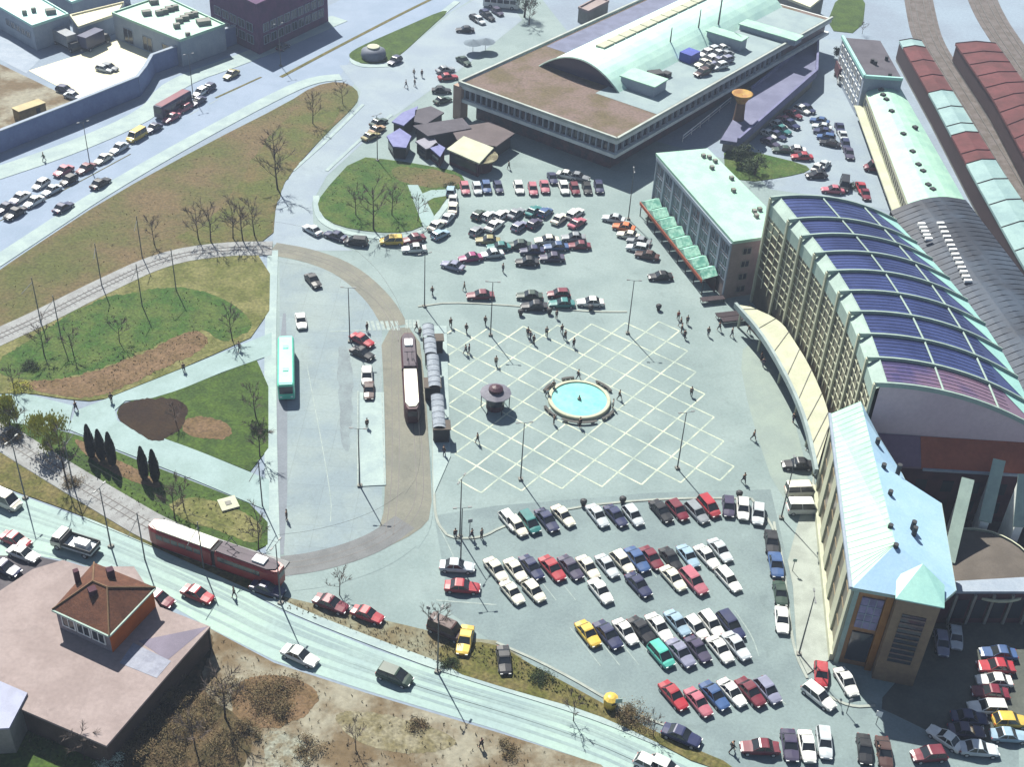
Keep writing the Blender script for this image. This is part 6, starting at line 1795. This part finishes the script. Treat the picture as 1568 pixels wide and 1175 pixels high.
for i, (px, py, lab) in enumerate(((141, 701, 'dark cypress, leftmost of the group of three'), (157, 706, 'dark cypress in the middle of the group of three'), (173, 714, 'dark cypress, right of the group of three'), (222, 734, 'dark cypress, left of the pair'), (239, 738, 'dark cypress, right of the pair'))):
    o = cyp if i == 0 else copy_tree(cyp)
    o.location = (*G(px, py), .1)
    o.rotation_euler = (0, 0, i)
    o.scale = (1, 1, (1, .95, 1.02, .98, .97)[i])
    tag(o, lab + ' below the park path', 'cypress', 'cypresses below the park path')
bushes = [(395, 1075, 'large brown bush on the wasteland beside the pale street', 3.4, 2.0, LEAFB), (345, 1062, 'brown bush left of the large one on the wasteland', 2.2, 1.7, LEAFB), (240, 1085, 'dark brown bush below the corner of the mauve roof', 2.8, 2.2, LEAFB), (290, 1120, 'dark brown bush at the foot of the wasteland', 2.4, 2.0, LEAFB),
          (205, 1150, 'brown bush beside the corner lawn', 2.2, 1.8, LEAFB), (330, 1150, 'brown bush at the bottom edge below the slim tree', 2.4, 2.2, LEAFB), (170, 1172, 'white blossoming bush at the bottom edge', 1.6, 1.6, BLOSS), (262, 1040, 'brown bush under the edge of the mauve roof', 2.0, 1.6, LEAFB),
          (690, 1022, 'olive bush on the verge beside the street lamp', 1.6, 1.1, LEAFG), (830, 1040, 'low olive bush on the long verge', 1.6, .9, LEAFG), (975, 1104, 'dark low hedge bush on the kerb near the navy saloon', 2.6, 1.3, LEAFB), (958, 1096, 'dark low hedge bush beside the pale sign post', 1.8, 1.2, LEAFB),
          (30, 598, 'yellowish bush at the left tip of the green oval', 1.8, 1.3, LEAFY), (45, 565, 'dark green bush in the left part of the oval', 1.8, 1.4, LEAFG), (110, 742, 'brown bush under the bare tree by the lower track', 1.8, 1.4, LEAFB), (20, 672, 'brown bush at the left edge below the path', 2.0, 1.6, LEAFB),
          (393, 660, 'dark bush at the right edge of the triangular lawn', 1.4, 1.8, LEAFG), (690, 970, 'dark brown bush between brown van and yellow saloon', 1.6, 1.2, LEAFB), (1310, 288, 'small green bush among the red cars behind the hall', 1.6, 1.2, LEAFG), (996, 338, 'olive shrub at the far end of the green canopy', 1.2, 1.6, LEAFG),
          (232, 1118, 'brown bush on the shaded slope below the mauve roof', 2.6, 2.0, LEAFB), (268, 1082, 'tangled brown bush beside the dark roof corner', 2.6, 1.8, LEAFB), (316, 1088, 'brown bush between the slim tree and the roof shadow', 2.4, 1.6, LEAFB),
          (258, 1150, 'spreading brown bush at the bottom edge left of the slim tree', 2.8, 1.8, LEAFB), (372, 1128, 'brown bush right of the slim tree on the wasteland', 2.2, 1.4, LEAFB), (430, 1052, 'tawny bush at the right end of the scrub patch', 2.6, 1.5, LEAFB), (428, 1092, 'tawny bush at the lower end of the scrub patch', 2.4, 1.4, LEAFB),
          (470, 1150, 'brown bush near the bottom edge of the wasteland', 2.0, 1.2, LEAFB), (90, 1130, 'dark bush in the corner lawn', 1.6, 1.2, LEAFG), (690, 288, 'dark bush at the right tip of the kiosk lawn', 1.4, 1.2, LEAFG), (640, 1112, 'low dry bush on the wasteland', 1.4, .8, LEAFB), (780, 1150, 'low dry bush on the wasteland near the lone walker', 1.6, .9, LEAFB)]
for px, py, lab, rad, ht, ly in bushes:
    t = thing('bush', lab, 'bush', (*G(px, py), 0), local=True)
    mb_ = MB()
    for k in range(7):
        an = k * .9
        mb_.tube([(0, 0, 0), (math.cos(an) * rad * .5, math.sin(an) * rad * .5, ht * .8)], [.05, .02], 4)
    mb_.build('stems', BARK, t)
    leafcloud(int(900 * rad), rad * .85, rad * .85, ht * .35, ht * .4, .11, False, 16).build('foliage', ly, t)
# countless dry tufts on verges, meadow and wasteland
tf, tg = MB(), MB()
def inside(p, poly):
    c = False
    for i in range(len(poly)):
        a, b = poly[i], poly[i - 1]
        if (a[1] > p[1]) != (b[1] > p[1]) and p[0] < (b[0] - a[0]) * (p[1] - a[1]) / (b[1] - a[1]) + a[0]: c = not c
    return c
for poly, n_, mbx, hh_ in (([(300, 960), (420, 1020), (560, 1068), (760, 1128), (900, 1172), (900, 1230), (150, 1230)], 500, tf, .22), ([(670, 992), (760, 990), (940, 1094), (1060, 1150), (900, 1084)], 420, tg, .24), ([(425, 915), (700, 980), (680, 1020), (432, 930)], 260, tf, .2),
                           ([(0, 420), (165, 308), (318, 224), (480, 136), (540, 150), (430, 280), (416, 370), (250, 384), (60, 474), (0, 500)], 500, tf, .2), ([(20, 590), (300, 505), (330, 530), (170, 604)], 300, tf, .22), ([(0, 650), (180, 700), (405, 790), (405, 845), (240, 795), (100, 720)], 350, tg, .22),
                           ([(20, 560), (60, 512), (140, 462), (290, 440), (396, 500), (330, 525), (110, 580)], 350, tg, .22), ([(490, 300), (545, 244), (700, 268), (640, 348), (540, 350)], 260, tg, .22), ([(0, 1130), (60, 1090), (160, 1150), (140, 1200)], 150, tg, .25)):
    P_ = GP(poly)
    xs, ys = [p[0] for p in P_], [p[1] for p in P_]
    k = 0
    while k < n_:
        p = (R.uniform(min(xs), max(xs)), R.uniform(min(ys), max(ys)))
        if not inside(p, P_): continue
        k += 1
        s_ = hh_ * R.uniform(.5, 1.4)
        for _ in range(3):
            an = R.uniform(0, 6.28)
            d = Vector((math.cos(an), math.sin(an), 0)) * s_ * .6
            q = Vector((p[0], p[1], .08))
            mbx.add([q - d * .5, q + d * .5, q + d * R.uniform(-.6, .6) + Vector((R.uniform(-.2, .2), R.uniform(-.2, .2), s_))], [(0, 1, 2)])
struct(tf.build('dry_grass_tufts', mat('dry_tufts', (.16, .13, .075), .95, (.12, .095, .055), 1, .3)), 'stuff')
struct(tg.build('green_grass_tufts', mat('green_tufts', (.075, .09, .032), .95, (.1, .1, .045), .6, .3)), 'stuff')
